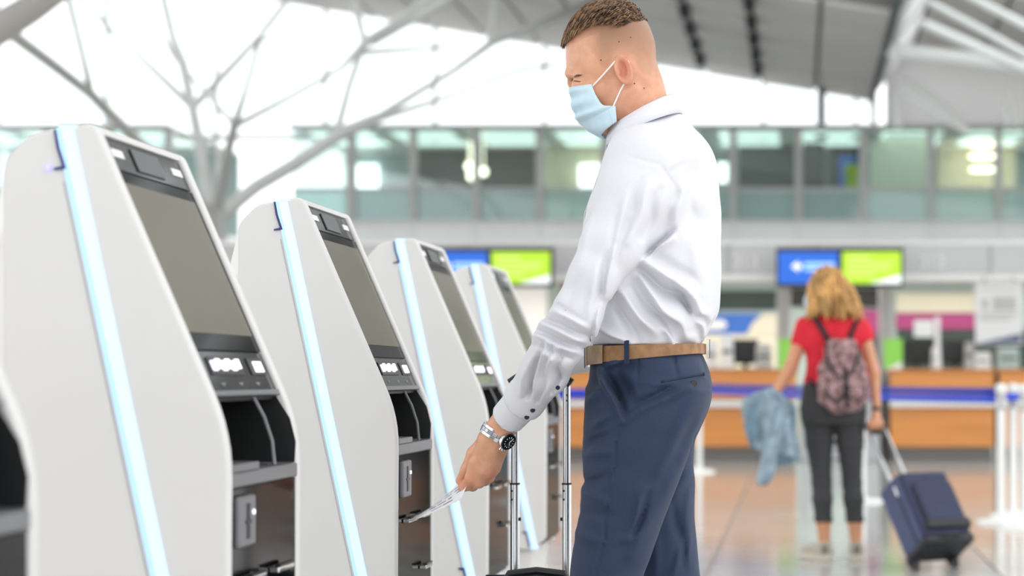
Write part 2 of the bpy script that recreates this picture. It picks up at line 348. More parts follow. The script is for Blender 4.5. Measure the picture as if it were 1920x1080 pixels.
# ============================================================ gallery (upper floor behind glass)
YG = 52.5; zg0, zg1 = WZ(413, YG), WZ(240, YG); zr = WZ(355, YG)
def gallery(px0, px1, mull, n):
    x0, x1 = WX(px0, YG), WX(px1, YG)
    w = put('wall_back', G().box(x0, x1, YG, YG + 7, zg0 - .75, zg0 - .02), 'slab'); tag(w, n, kind='structure')
    put('floor_edge', G().box(x0, x1, YG - .08, YG, zg0 - .12, zg0), 'white_steel', w)
    put('top_beam', G().box(x0, x1, YG - .1, YG + .2, zg1 - .03, zg1 + .09), 'frame_grey', w)
    put('roof_slab', G().box(x0, x1, YG, YG + 6.5, zg1 + .0, zg1 + .06), 'white_steel', w)
    put('back_panel', G().box(x0, x1, YG + 6.4, YG + 6.6, zg0, zg1), 'greyteal', w)
    for k in range(int((x1 - x0) / 2.2)): put('fill_panel', G().box(x0 + k * 2.2 + .3, x0 + k * 2.2 + 1.9, YG + .8, YG + 3.8, zg1 - .04, zg1 - .01), 'gallery_fill', w)  # glowing ceiling panels added to brighten the gallery interior
    xm = [WX(p, YG) for p in mull]
    for k, x in enumerate(xm):
        put('mullion', G().box(x - .095, x + .095, YG - .1, YG + .15, zg0, zg1), 'frame_grey', w)
        put('slab_panel', G().box((xm[k - 1] if k else x0) + .015, x - .015, YG - .04, YG, zg0 - .72, zg0 - .13), 'slab', w)
        a = (xm[k - 1] if k else x0) + .1
        if x - .1 - a > .3:
            put('rail', G().box(a, x - .1, YG - .03, YG + .06, zr - .05, zr + .05), 'frame_grey', w)
            put('pane', G().box(a, x - .1, YG, YG + .015, zr + .05, zg1 - .03), 'glass_teal', w)
            put('balustrade_pane', G().box(a, x - .1, YG, YG + .015, zg0, zr - .05), 'glass_frost', w)
    return w
ml = [660, 775, 893, 1012, 1133, 1254, 1375, 1497, 1618, 1745, 1872, 1996, 2118]
gal = gallery(542, 2120, ml, 'glazed upper gallery with steel mullions above the check-in desks')
uw = put('wall_back', G().box(WX(545, YG), WX(2118, YG), YG + 1, YG + 1.3, 0, zg0 - .76), 'slab'); tag(uw, 'plain pale wall below the gallery slab', kind='structure')
for k in range(9): put('wall_panel', G().box(WX(545 + k * 174.8, YG) + .02, WX(545 + (k + 1) * 174.8, YG) - .02, YG + .96, YG + 1, .1, zg0 - .8), 'fascia', uw)
gal2 = gallery(-160, 318, [-150, -30, 88, 205, 316], 'left end of the glazed gallery behind the nearest kiosks')
def ibox(name, px0, px1, py0, py1, dy, m, lab, cat, t=.3, grp=None, extra=None):
    Y = YG + dy; g = G().box(WX(px0, Y), WX(px1, Y), Y, Y + t, max(zg0 + .005, WZ(py1, Y)), WZ(py0, Y))
    if extra: extra(g, Y)
    return thing(name, g, m, lab, cat, group=grp)
def recess(dep=.05):
    def ex(g, Y):
        a = np.array(g.v); lo, hi = a.min(0), a.max(0); g.box(lo[0] - .04, hi[0] + .04, lo[1] + .05, hi[1] - .02, lo[2], lo[2] + .06); g.box(lo[0] - .03, hi[0] + .03, lo[1] + .03, hi[1], hi[2], hi[2] + .04)
    return ex
R_ = recess()
ibox('partition', 1632, 1742, 262, 414, 2, 'cream', 'cream partition wall inside the gallery right of the yellow vest', 'partition', extra=R_)
ibox('partition', 1758, 1905, 250, 414, 4.5, 'warm_wall', 'warm beige wall of the lamp-lit gallery room at far right', 'partition', extra=R_)
ibox('partition', 1020, 1140, 250, 414, 4, 'warm_wall', 'tan wall inside the gallery beside the masked man', 'partition', extra=R_)
ibox('partition', 783, 1004, 252, 414, 5, 'teal_dark', 'dark room front in the gallery above the blue screen', 'partition', extra=R_)
ibox('partition', 1385, 1500, 252, 414, 4, 'teal_dark', 'dark room front in the gallery above number 313', 'partition', extra=R_)
ibox('partition', 1506, 1545, 255, 414, 3, 'mid_dark', 'narrow dark wall in the gallery left of the blue poster', 'partition', extra=R_)
ibox('poster', 1572, 1606, 295, 352, 3.6, 'blue_poster', 'blue poster in the gallery behind the yellow vest', 'poster', t=.05, extra=R_)
ibox('partition', 1560, 1618, 262, 414, 4.2, 'mid_dark', 'dark wall behind the blue gallery poster', 'partition', extra=R_)
for a, lab in ((660, 'bright white window in the gallery left of the dark room'), (1086, 'bright white window in the gallery beside the mask')):
    ibox('lit_window', a, a + 48, 308, 352, 6.2 if a == 660 else 3.7, 'day_window', lab, 'window', t=.1)
ibox('lit_window', 1345, 1364, 305, 342, 5.5, 'day_window', 'small bright window in the gallery behind the shirt', 'window', t=.1)
for px, py, lab in ((1842, 268, 'upper glowing ceiling light in the beige gallery room'), (1842, 291, 'middle glowing ceiling light in the beige gallery room'), (1843, 316, 'lower glowing ceiling light in the beige gallery room')):
    Y = YG + 3.5; x, z = WX(px, Y), WZ(py, Y)
    thing('gallery_lamp', G().lathe([(.1, -.08), (.36, -.06), (.38, 0), (.1, .03)], (x, Y, z), 14), 'lamp_glow', lab, 'lamp', group='round lamps in the gallery room', smooth=True)
for k, (px, py) in enumerate(((880, 312), (906, 322), (884, 330))):
    Y = YG + 2.5 + k * .4; x, z = WX(px, Y), WZ(py, Y)
    thing('gallery_lamp', G().lathe([(.02, -.12), (.1, -.08), (.12, 0), (.1, .08), (.02, .12)], (x, Y, z), 12).tube([(x, Y, z + .1), (x, Y, zg1)], .012, 6), 'lamp_glow',
          ['upper left of three hanging globe lamps in the gallery', 'right one of three hanging globe lamps in the gallery', 'lowest of three hanging globe lamps in the gallery'][k], 'lamp', group='globe lamps in the gallery', smooth=True)
# safety vest on a stand, plant-like dark shapes and desks inside the gallery
Y = YG + 1.2; x = WX(1597, Y)
vst = empty('safety_vest', (x, Y, zg0 + .01)); tag(vst, 'yellow-green safety vest standing upright behind the gallery glass', 'vest')
put('vest', G().prism([(-.16, .8), (-.17, 1.3), (-.2, 1.5), (-.08, 1.62), (0, 1.56), (.08, 1.62), (.2, 1.5), (.17, 1.3), (.16, .8)], -.08, .08), 'hivis', vst, bevel=.03)
put('stand', G().tube([(0, 0, 0), (0, 0, 1.7)], .02, 8).lathe([(.2, 0), (.2, .03), (.03, .05)], (0, 0, 0), 14), 'dark', vst)
for px0, px1, h, m, lab in ((1515, 1555, .9, 'navy_cloth', 'dark blue desk inside the gallery left of the vest'), (820, 880, .95, 'mid_dark', 'dark desk inside the gallery above the blue screen'), (930, 990, .9, 'mid_dark', 'dark desk inside the gallery under the globe lamps'), (1430, 1480, .85, 'greyteal', 'grey desk inside the gallery above number 313')):
    Y = YG + 1.8; a, b = WX(px0, Y), WX(px1, Y)
    thing('desk', G().box(a - .1, b + .1, Y - .3, Y + .4, zg0 + h - .05, zg0 + h).box(a, a + .05, Y - .25, Y + .35, zg0, zg0 + h - .05).box(b - .05, b, Y - .25, Y + .35, zg0, zg0 + h - .05).box(a + .05, b - .05, Y + .3, Y + .34, zg0 + .2, zg0 + h - .05), m, lab, 'desk')
# ============================================================ check-in hall front
YC = 23.5
xa, xb = WX(380, YC), WX(2350, YC)
fa = put('wall_back', G().box(xa, xb, YC + .1, YC + .5, WZ(526, YC), WZ(452, YC)), 'fascia'); tag(fa, 'grey fascia band above the check-in desks with bay numbers', kind='structure')
put('lip', G().box(xa, xb, YC + .02, YC + .12, WZ(526, YC), WZ(515, YC)), 'slab', fa)
put('upper_band', G().box(xa, xb, YC + .06, YC + .12, WZ(458, YC), WZ(451, YC)), 'slab', fa)
for k in range(12):
    a = xa + (xb - xa) * k / 12; put('fascia_panel', G().box(a + .01, a + (xb - xa) / 12 - .01, YC + .06, YC + .1, WZ(514, YC), WZ(459, YC)), 'fascia', fa)
for s, px in (('313', 1398), ('312', 1748)):
    g = move(text_g(s, .2, .008), (WX(px, YC), YC + .045, WZ(492, YC))); t = put('number', g, 'pure_white', fa); t['label'] = 'white bay number ' + s
bw = put('wall_back', G().box(xa, xb, 28.5, 28.8, 0, 2.58), 'greyteal'); tag(bw, 'grey-green back wall behind the check-in desks', kind='structure')
ck = put('ceiling', G().box(xa, xb, YC + .5, 28.5, 2.5, 2.58), 'mid_dark'); tag(ck, 'low dark ceiling over the check-in desks', kind='structure')
mat('ceiling_fill', '#fff6ea', .3, emit=9)
for k in range(9):
    a = xa + (xb - xa) * (k + .2) / 9
    for y in (24.6, 26.6): put('fill_panel', G().box(a, a + 1.1, y, y + .5, 2.47, 2.5), 'ceiling_fill', ck)
# pillars between bays
for px0, px1, lab in ((1457, 1481, 'grey pillar under the blue half of the right screen pair'), (1655, 1680, 'grey pillar under the green half of the right screen pair'), (1028, 1050, 'grey pillar under the left screen pair'), (868, 890, 'grey pillar behind the farthest kiosk')):
    a, b = WX(px0, YC), WX(px1, YC)
    thing('pillar', G().box(a, b, YC + .95, YC + 1.25, 0, 2.5).box(a - .02, b + .02, YC + .92, YC + 1.28, 0, .12), 'pillar', lab, 'pillar', bevel=.01)
# back-wall graphics and openings
def plate(name, px0, px1, py0, py1, Y, m, lab, cat, t=.05, fr=None):
    o = thing(name, G().box(WX(px0, Y), WX(px1, Y), Y, Y + t, WZ(py1, Y), WZ(py0, Y)), m, lab, cat, bevel=.006); return o
plate('back_panel', 1680, 1828, 550, 586, 28.44, 'cream', 'cream header board above the magenta strip', 'board')
plate('back_panel', 1680, 1828, 587, 617, 28.44, 'magenta', 'magenta banner strip behind the right desk', 'banner')
plate('back_panel', 1683, 1960, 618, 700, 28.44, 'teal_dark', 'dark teal panel below the magenta strip', 'board')
plate('back_panel', 1594, 1652, 580, 625, 28.44, 'magenta', 'small magenta banner between the grey pillars', 'banner')
plate('back_panel', 1482, 1654, 540, 575, 28.44, 'dark', 'dark header between the grey pillars', 'board')
plate('back_panel', 1610, 1654, 625, 720, 28.44, 'mid_dark', 'dark door panel behind the woman\'s shoulder', 'board')
pb = empty('airline_banner', (WX(1390, 28.44), 28.2, WZ(625, 28.44))); tag(pb, 'blue banner with cream swoosh left of the grey pillar', 'banner')
x0, x1, z0, z1 = WX(1300, 28.44), WX(1457, 28.44), WZ(626, 28.44), WZ(588, 28.44)
put('board', G().box(x0, x1, 28.44, 28.5, z0, z1), 'blue_poster', pb, world=True)
put('swoosh', G().prism([(WX(1400, 28.44), z0), (x1, z0), (x1, z1), (WX(1430, 28.44), z1), (WX(1412, 28.44), (z0 + z1) / 2 + .02)], 28.42, 28.44), 'cream', pb, world=True)
put('white_mark', G().prism([(WX(1318, 28.44), z0 + .06), (WX(1356, 28.44), z0 + .06), (WX(1364, 28.44), z0 + .13), (WX(1356, 28.44), z0 + .2), (WX(1318, 28.44), z0 + .2)], 28.42, 28.44), 'pure_white', pb, world=True)
plate('back_panel', 1310, 1456, 545, 580, 28.44, 'teal_dark', 'dark green window strip above the blue banner', 'board')
plate('back_panel', 1310, 1456, 627, 690, 28.44, 'cream', 'cream wall board below the blue banner', 'board')
plate('back_panel', 940, 1026, 536, 690, 28.44, 'slab', 'pale board beside the farthest kiosk', 'board')
plate('back_panel', 1051, 1120, 545, 690, 28.44, 'mid_dark', 'dark board behind the white sleeve', 'board')
# hanging notice sheet at the right
hs = empty('hanging_notice', (WX(1872, 23.48), 23.48, WZ(647, 23.48))); tag(hs, 'translucent white notice sheet hanging over the right desk', 'notice')
x0, x1, z0, z1 = WX(1829, 23.48), WX(1917, 23.48), WZ(646, 23.48), WZ(531, 23.48)
put('sheet', G().box(x0, x1, 23.48, 23.495, z0, z1), 'sheet_white', hs, world=True)
for k, (a, b, c, d) in enumerate(((1838, 1908, 541, 544), (1862, 1905, 556, 582), (1842, 1852, 560, 580), (1838, 1906, 588, 592), (1838, 1896, 597, 600))):
    put('print', G().box(WX(a, 23.48), WX(b, 23.48), 23.47, 23.48, WZ(d, 23.48), WZ(c, 23.48)), 'print_grey', hs, world=True)
put('print', G().prism([(WX(1832, 23.48), z0 + .01), (x1 - .02, z0 + .02), (x1 - .02, z0 + .13)], 23.465, 23.48), 'print_navy', hs, world=True)
for a in (1845, 1900): put('cord', G().tube([(WX(a, 23.48), 23.49, z1 - .01), (WX(a, 23.48), 23.49, WZ(518, 23.48))], .005, 5), 'dark', hs, world=True)
# desks
def desk(px0, px1, lab, leaf=True):
    x0, x1 = WX(px0, YC), WX(px1, YC); L = x1 - x0
    t = empty('check_in_desk', ((x0 + x1) / 2, YC, 0)); tag(t, lab, 'counter')
    put('plinth', G().box(x0 + .02, x1 - .02, YC + .06, YC + .8, 0, WZ(838, YC)), 'plinth', t, world=True)
    n = max(1, round(L / 1.6))
    for k in range(n):
        a, b = x0 + L * k / n, x0 + L * (k + 1) / n
        put('front_panel', G().box(a + .005, b - .005, YC, YC + .05, WZ(838, YC), WZ(764, YC)), 'wood', t, world=True, bevel=.004)
        put('upper_panel', G().box(a + .005, b - .005, YC + .02, YC + .07, WZ(749, YC), WZ(697, YC)), 'wood', t, world=True, bevel=.004)
    put('white_ledge', G().box(x0, x1, YC - .12, YC + .1, WZ(763, YC), WZ(751, YC)), 'office_white', t, world=True, bevel=.005)
    put('body', G().box(x0 + .01, x1 - .01, YC + .07, YC + .8, WZ(838, YC), WZ(699, YC)), 'mid_dark', t, world=True)
    put('worktop', G().box(x0 - .02, x1 + .02, YC - .02, YC + .85, WZ(697, YC), WZ(692, YC)), 'wood_top', t, world=True, bevel=.006)
    return t
desk(560, 1494, 'long orange wood check-in desk behind the man and kiosks')
desk(1668, 1865, 'orange wood check-in desk right of the woman')
desk(1873, 2260, 'orange wood check-in desk cut by the right picture edge')
cb = empty('luggage_conveyor', (WX(1560, YC), YC + .2, 0)); tag(cb, 'grey luggage conveyor between the desks behind the woman', 'conveyor')
x0, x1 = WX(1500, YC), WX(1650, YC)
put('bed', G().box(x0, x1, YC + .2, YC + 3, 0, .35), 'pillar', cb, world=True, bevel=.02)
put('belt', G().box(x0 + .15, x1 - .15, YC + .22, YC + 3, .35, .38), 'dark', cb, world=True)
put('side_wall', G().box(x1 - .22, x1, YC, YC + 3, .0, .95), 'pillar', cb, world=True, bevel=.02)
put('side_wall', G().box(x0, x0 + .12, YC, YC + 3, .0, .8), 'pillar', cb, world=True, bevel=.02)
# things on the desks
zt = WZ(692, YC)
def leaf_stand(px, lab):
    x = WX(px, YC + .1); t = empty('leaflet_stand', (x, YC + .1, zt)); tag(t, lab, 'leaflet stand')
    put('card', G().prism([(-.11, 0), (.11, 0), (.11, .36), (-.11, .36)], 0, .012), 'leaf_green', t); put('white_print', G().prism([(-.11, 0), (.1, 0), (.1, .09), (-.02, .03)], -.004, 0), 'pure_white', t)
    put('foot', G().box(-.1, .1, -.04, .1, 0, .012), 'office_white', t)
leaf_stand(1477, 'green leaflet card by the grey pillar left of the woman'); leaf_stand(1675, 'green leaflet card by the grey pillar right of the woman')
def monitor(px, w, lab):
    x = WX(px, YC + .45); t = empty('desk_monitor', (x, YC + .45, zt)); tag(t, lab, 'monitor')
    put('back_shell', G().box(-w / 2, w / 2, -.02, .02, .06, .06 + .3), 'dark', t, bevel=.01); put('stand', G().box(-.03, .03, -.02, .03, 0, .1).box(-.1, .1, -.07, .08, 0, .012), 'dark', t)
def lowbox(name, px, w, h, m, lab, cat, dy=.3):
    x = WX(px, YC + dy); t = empty(name, (x, YC + dy, zt)); tag(t, lab, cat)
    put('case', G().hexa([(-w / 2, -.1, 0), (w / 2, -.1, 0), (w / 2, .12, 0), (-w / 2, .12, 0), (-w / 2 + .01, -.06, h), (w / 2 - .01, -.06, h), (w / 2 - .01, .12, h), (-w / 2 + .01, .12, h)]), m, t, bevel=.012)
    put('slot', G().box(-w * .35, w * .35, -.095, -.07, h * .45, h * .55), 'dark', t)
for px, w, lab in ((1398, .30, 'black monitor back on the long desk left of the woman'), (1718, .42, 'wide low black monitor on the desk right of the woman'), (1790, .3, 'black monitor beside the white printer on the right desk')): monitor(px, w, lab)
lowbox('document_printer', 1363, .16, .42, 'office_white', 'tall white printer on the long desk beside the man', 'printer'); lowbox('document_printer', 1432, .2, .3, 'print_grey', 'grey printer on the long desk by the green card', 'printer')
lowbox('document_printer', 1842, .2, .2, 'office_white', 'small white printer on the right desk under the notice', 'printer'); lowbox('document_printer', 1817, .12, .32, 'print_grey', 'narrow grey printer on the right desk', 'printer')
lowbox('document_printer', 1890, .26, .26, 'greyteal', 'blue-grey printer at the right end of the desks', 'printer'); lowbox('document_printer', 1755, .12, .26, 'office_white', 'white card printer beside the wide low monitor', 'printer')
lowbox('document_printer', 1334, .14, .34, 'sheet_white', 'pale printer on the long desk just behind the man', 'printer')
for px, lab in ((1758, 'upright clear screen post on the right desk'),):
    x = WX(px, YC + .1); t = empty('clear_screen', (x, YC + .1, zt)); tag(t, lab, 'screen'); put('post', G().box(-.03, .03, 0, .05, 0, .62), 'office_white', t); put('sign', G().box(-.28, -.05, 0, .02, .38, .58), 'office_white', t)
# ceiling-hung information screen pairs
def screens(px0, lab, dx=0):
    z0, z1 = WZ(538, YC - .5), WZ(464, YC - .5); Y = YC - .5; x0 = WX(px0, Y); wd_ = WX(px0 + 239, Y) - x0; hh = z1 - z0
    t = empty('information_screen', (x0, Y, z0)); tag(t, lab, 'screen')
    put('housing', G().box(0, wd_, .02, .14, 0, hh), 'screen_frame', t, bevel=.01)
    a = put('blue_display', G().box(.03, wd_ / 2 - .02, 0, .02, .04, hh - .05), 'screen_blue', t); b = put('green_display', G().box(wd_ / 2 + .03, wd_ - .03, 0, .02, .04, hh - .05), 'screen_green', t)
    cx, cz = .16 * wd_, hh * .52
    put('arrow_mark', G().prism([(cx - .06, cz), (cx + .03, cz + .07), (cx + .01, cz + .02), (cx + .06, cz + .03), (cx + .06, cz - .03), (cx + .01, cz - .02), (cx + .03, cz - .07)], -.006, 0), 'screen_white', a)
    put('text_line', G().box(cx + .09, wd_ / 2 - .06, -.005, 0, cz + .005, cz + .045), 'screen_pblue', a); put('text_line', G().box(cx + .09, wd_ / 2 - .16, -.005, 0, cz - .05, cz - .015), 'screen_pblue', a)
    for k in range(4): put('text_line', G().box(wd_ / 2 + .09, wd_ / 2 + (.36, .62, .58, .4)[k], -.005, 0, hh - .13 - k * .065, hh - .105 - k * .065), 'screen_pale', b)
    put('white_corner', G().prism([(wd_ / 2 + .34, .04), (wd_ - .03, .04), (wd_ - .03, .14)], -.006, 0), 'screen_white', b)
    put('bracket', G().box(wd_ / 2 - .05, wd_ / 2 + .05,   .12, .53, hh * .4, hh * .6), 'dark', t)
screens(1455, 'blue and green screen pair above the woman'); screens(797, 'blue and green screen pair behind the farthest kiosk')
# ============================================================ queue barriers
def post(px, Y, lab, hooks=True):
    x = WX(px, Y); t = empty('barrier_post', (x, Y, 0)); tag(t, lab, 'post', 'white queue barrier posts')
    put('base', G().lathe([(.17, 0), (.17, .012), (.15, .022), (.04, .035), (.03, .06)], seg=24), 'post_white', t, smooth=True)
    put('pole', G().tube([(0, 0, .03), (0, 0, .92)], .03, 16), 'post_white', t, smooth=True)
    put('collar', G().lathe([(.031, 0), (.036, .005), (.036, .1), (.031, .11)], (0, 0, .78), 16), 'post_steel', t, smooth=True)
    put('cap', G().lathe([(.036, 0), (.04, .01), (.04, .045), (.02, .06)], (0, 0, .9), 16), 'post_white', t, smooth=True)
    return x, Y
pA = post(1311, 20.9, 'white barrier post just behind the man\'s leg'); pB = post(1617, 16.0, 'white barrier post beside the woman\'s right leg')
pC = post(1877, 13.75, 'left one of the white barrier posts at the right edge'); pD = post(1900, 14.35, 'second white barrier post from the right edge cluster'); pE = post(1921, 13.2, 'white barrier post cut by the right edge')
pF = post(690, 20.9, 'white barrier post hidden behind the kiosks'); pG = post(2300, 15.5, 'white barrier post beyond the right edge')
def tape(a, b, z, w, sag, lab, m='tape', tw=0):
    rows = [[], []]; A = Vector((a[0], a[1], 0)); Bv = Vector((b[0], b[1], 0)); n = (Bv - A).cross(Vector((0, 0, 1))).normalized()
    for k in range(25):
        q = k / 24; p = A.lerp(Bv, q); zz = z - sag * 4 * q * (1 - q); t = tw * math.sin(math.pi * q)
        rows[0].append(tuple(p + Vector((0, 0, zz + w / 2 * math.cos(t))) + n * (w / 2 * math.sin(t)))); rows[1].append(tuple(p + Vector((0, 0, zz - w / 2 * math.cos(t))) - n * (w / 2 * math.sin(t))))
    return thing('barrier_tape', G().sheet(rows), m, lab, 'tape', solid=.002, smooth=True)
tape(pF, pA, .865, .05, .02, 'blue barrier tape running behind the man to the post at his leg'); 
tape((pA[0], 20.94), (pC[0], 13.79), .905, .052, .005, 'upper dark blue barrier tape behind the woman', 'tape_dark')
tape((pA[0], 20.86), (pC[0], 13.71), .852, .055, .012, 'lower bright blue barrier tape behind the woman')
tape(pC, pG, .87, .05, .01, 'blue barrier tape leaving the right edge'); tape((pF[0], 20.86), (pA[0], 20.86), .80, .05, .0, 'lower blue barrier tape between the man and the suitcase handle', 'tape')
# ============================================================ branching steel columns
def tree(name, base, limbs, lab, m='tree_steel'):
    t = empty(name, base); tag(t, lab, 'column', 'branching steel columns')
    for nm, pts in limbs:
        P = [W(p[0], p[1], p[2]) for p in pts]; R = [p[3] / 2 * p[2] / F * (1.4 if nm == 'twig' else 1.1) for p in pts]
        put(nm, G().tube(P, R, 12), m, t, smooth=True, world=True)
        for p, r in list(zip(P, R))[1:-1]: pass
    return t
Y0 = 30
tb = W(405, 430, Y0)
limbs = []
for dx, dy in ((-12, -.12), (10, -.12), (-9, .12), (13, .12)):
    limbs.append(('trunk_tube', [(405 + dx, 830, Y0 + dy, 24), (403 + dx * .9, 430, Y0 + dy, 22), (400 + dx * .8, 385, Y0 + dy, 22)]))
limbs += [('branch', [(393, 400, Y0, 22), (378, 290, Y0 + 1, 20), (360, 198, Y0 + 2, 17)]), ('branch', [(407, 400, Y0, 22), (424, 300, Y0 - 1, 18), (440, 234, Y0 - 2, 15)]),
          ('branch', [(412, 405, Y0, 26), (480, 350, Y0 + 1, 25), (560, 303, Y0 + 2.5, 25), (640, 250, Y0 + 4, 24), (705, 222, Y0 + 5, 20)]), ('branch', [(396, 405, Y0, 24), (240, 247, Y0 - 1, 21), (172, 178, Y0 - 2, 18), (100, 122, Y0 - 3, 20), (25, 66, Y0 - 4, 22)]),
          ('twig', [(360, 200, Y0 + 2, 11), (250, 95, Y0 + 3, 7), (150, 0, Y0 + 4, 7), (60, -85, Y0 + 5, 7)]), ('twig', [(360, 200, Y0 + 2, 12), (343, 120, Y0 + 3, 14), (325, 75, Y0 + 4, 10), (306, -5, Y0 + 5, 9), (290, -80, Y0 + 5.5, 9)]),
          ('twig', [(362, 200, Y0 + 2, 11), (388, 174, Y0 + 2.4, 11), (482, 74, Y0 + 4, 8), (536, 4, Y0 + 5, 8), (590, -80, Y0 + 6, 8)]), ('twig', [(440, 234, Y0 - 2, 9), (388, 176, Y0, 6), (330, 112, Y0 + 1, 6), (286, 38, Y0 + 2, 6)]),
          ('twig', [(440, 234, Y0 - 2, 10), (462, 165, Y0 - 2.5, 6), (486, 78, Y0 - 3, 6)]), ('twig', [(440, 236, Y0 - 2, 10), (540, 184, Y0 - 1, 7), (640, 128, Y0, 7), (690, 76, Y0 + 1, 14), (722, 56, Y0 + 1.5, 12), (830, -20, Y0 + 3, 10)]),
          ('twig', [(486, 78, Y0 - 3, 5), (520, 66, Y0 - 2, 5), (545, 40, Y0 - 1, 5)]), ('twig', [(172, 178, Y0 - 2, 10), (155, 105, Y0 - 2.5, 7), (128, -5, Y0 - 3, 7), (110, -80, Y0 - 3.5, 7)]),
          ('twig', [(632, 248, Y0 + 4, 11), (655, 160, Y0 + 5, 9), (683, 80, Y0 + 6, 9), (664, 0, Y0 + 7, 11), (650, -60, Y0 + 7, 11)]), ('twig', [(683, 98, Y0 + 5, 9), (731, 95, Y0 + 6, 8), (860, 86, Y0 + 8, 5)]),
          ('branch', [(700, 224, Y0 + 5, 14), (780, 175, Y0 + 7, 12), (850, 133, Y0 + 9, 11), (925, 78, Y0 + 11, 15), (1100, 12, Y0 + 14, 17), (1200, -40, Y0 + 16, 17)]), ('branch', [(700, 226, Y0 + 5, 13), (850, 178, Y0 + 8, 8), (975, 130, Y0 + 11, 8), (1060, 119, Y0 + 13, 7), (1150, 95, Y0 + 15, 7)]),
          ('branch', [(919, 82, Y0 + 11, 14), (930, 0, Y0 + 12, 17), (940, -80, Y0 + 13, 17)]), ('twig', [(700, 80, Y0 + 6, 9), (830, 5, Y0 + 9, 13), (900, -50, Y0 + 10, 13)])]
tree('tree_column', (tb[0], Y0, 0), limbs, 'branching grey steel column rising behind the two nearest kiosks')
tree('tree_column', (WX(-420, 17), 17, 0), [('trunk_tube', [(-420, 930, 17, 50), (-420, 500, 17, 48), (-300, 320, 17, 52)]), ('branch', [(-300, 320, 17, 52), (-100, 115, 17, 56), (0, 52, 17, 54), (60, 14, 17, 50), (130, -40, 17, 50), (520, -520, 19, 50), (900, -1180, 21, 44)])], 'thick steel branch crossing the upper left corner')
# white struts at the right
def strut(pts, lab):
    P = [W(p[0], p[1], p[2]) for p in pts]; R = [p[3] / 2 * p[2] / F for p in pts]
    g = G().tube(P, R, 14); g.tube([P[0], tuple(np.array(P[0]) + (np.array(P[0]) - np.array(P[1])) / np.linalg.norm(np.array(P[0]) - np.array(P[1])) * .12)], [R[0] * .6] * 2, 10)
    return thing('roof_strut', g, 'white_tube', lab, 'strut', smooth=True, group='white roof struts')
strut([(1664, 93, 46, 27), (1800, 108, 46, 27), (1940, 130, 46, 27), (2060, 150, 46, 27)], 'thickest white roof strut running level from the dark roof edge')
strut([(1730, 44, 44, 19), (1830, 88, 45, 20), (1950, 140, 46, 20), (2060, 185, 46, 20)], 'white roof strut just above the thickest one')
strut([(1742, 4, 42, 13), (1840, 56, 43, 14), (1950, 118, 44, 15), (2060, 180, 44, 15)], 'greyish roof strut second from the top right corner')
strut([(1800, -16, 40, 15), (1930, 52, 41, 17), (2060, 120, 42, 17)], 'white roof strut nearest the upper right corner')
strut([(1692, 172, 51, 14), (1730, 196, 51, 14), (1780, 226, 51, 13), (1815, 246, 51, 13)], 'short white strut low above the gallery at the right')
strut([(1700, 146, 51.5, 11), (1750, 180, 51.5, 10), (1805, 224, 51.5, 10)], 'thin pale strut above the short white strut')
strut([(1684, 178, 52, 11), (1684, 230, 52, 12), (1684, 240, 52, 12)], 'short upright white strut right of the roof corner')
strut([(1880, 195, 51, 9), (1892, 236, 51, 10)], 'small upright strut left of the far right pair'); strut([(1898, 170, 51, 9), (1910, 236, 51, 10)], 'small upright strut right of the far right pair')
# ============================================================ self-service kiosks
mat('shell_white', '#d4d3d1', .42, noise=(3, .01)); mat('rear_white', '#e2e0de', .45); mat('kiosk_dark', '#2a2b2d', .4); mat('bay_black', '#131416', .5, noise=(6, .2)); mat('kiosk_grey', '#707175', .35, metal=.3)
mat('black_glass', '#0b0c0e', .07, spec=.035); mat('panel_glass', '#1d1d1f', .08, spec=.3); mat('display', '#625a49', .2, spec=.12, noise=(1.2, .06)); mat('cam_grey', '#3f4044', .3)
mat('strip_glow', (.3, .4, .5), .3, emit=.68, ecol=(.56, .77, 1.0)); mat('strip_edge', (.2, .3, .45), .3, emit=.7, ecol=(.4, .65, 1.0)); mat('icon_glow', '#f3efff', .3, emit=.9); mat('icon_pink', '#ffeaf4', .3, emit=1.0); mat('led_blue', (.3, .3, 1.0), .3, emit=1.0)
mat('navy_line', '#232a6e', .4); mat('seam', '#b4b2af', .6); mat('chrome', '#d8d8d8', .12, metal=1); mat('slot_black', '#08080a', .4); mat('icon_dim', '#6f6f6e', .4)
KF = WX(745, 4.291)     # x of every kiosk's upright front
KW = .44
def slx(z): return -.2046 + (1.405 - z) * .431
NX, NZ = .918, .396
def slab(z0, z1, y0, y1, h0, h1, g=None):     # plate lying on the slanted front
    g = g or G(); p = []
    for h in (h0, h1):
        for (y, z) in ((y0, z0), (y1, z0), (y1, z1), (y0, z1)): p.append((slx(z) - .014 + NX * h, y, z + NZ * h))
    return g.hexa(p)
def strip_x(z): return -.255 + (1.392 - z) * .2124
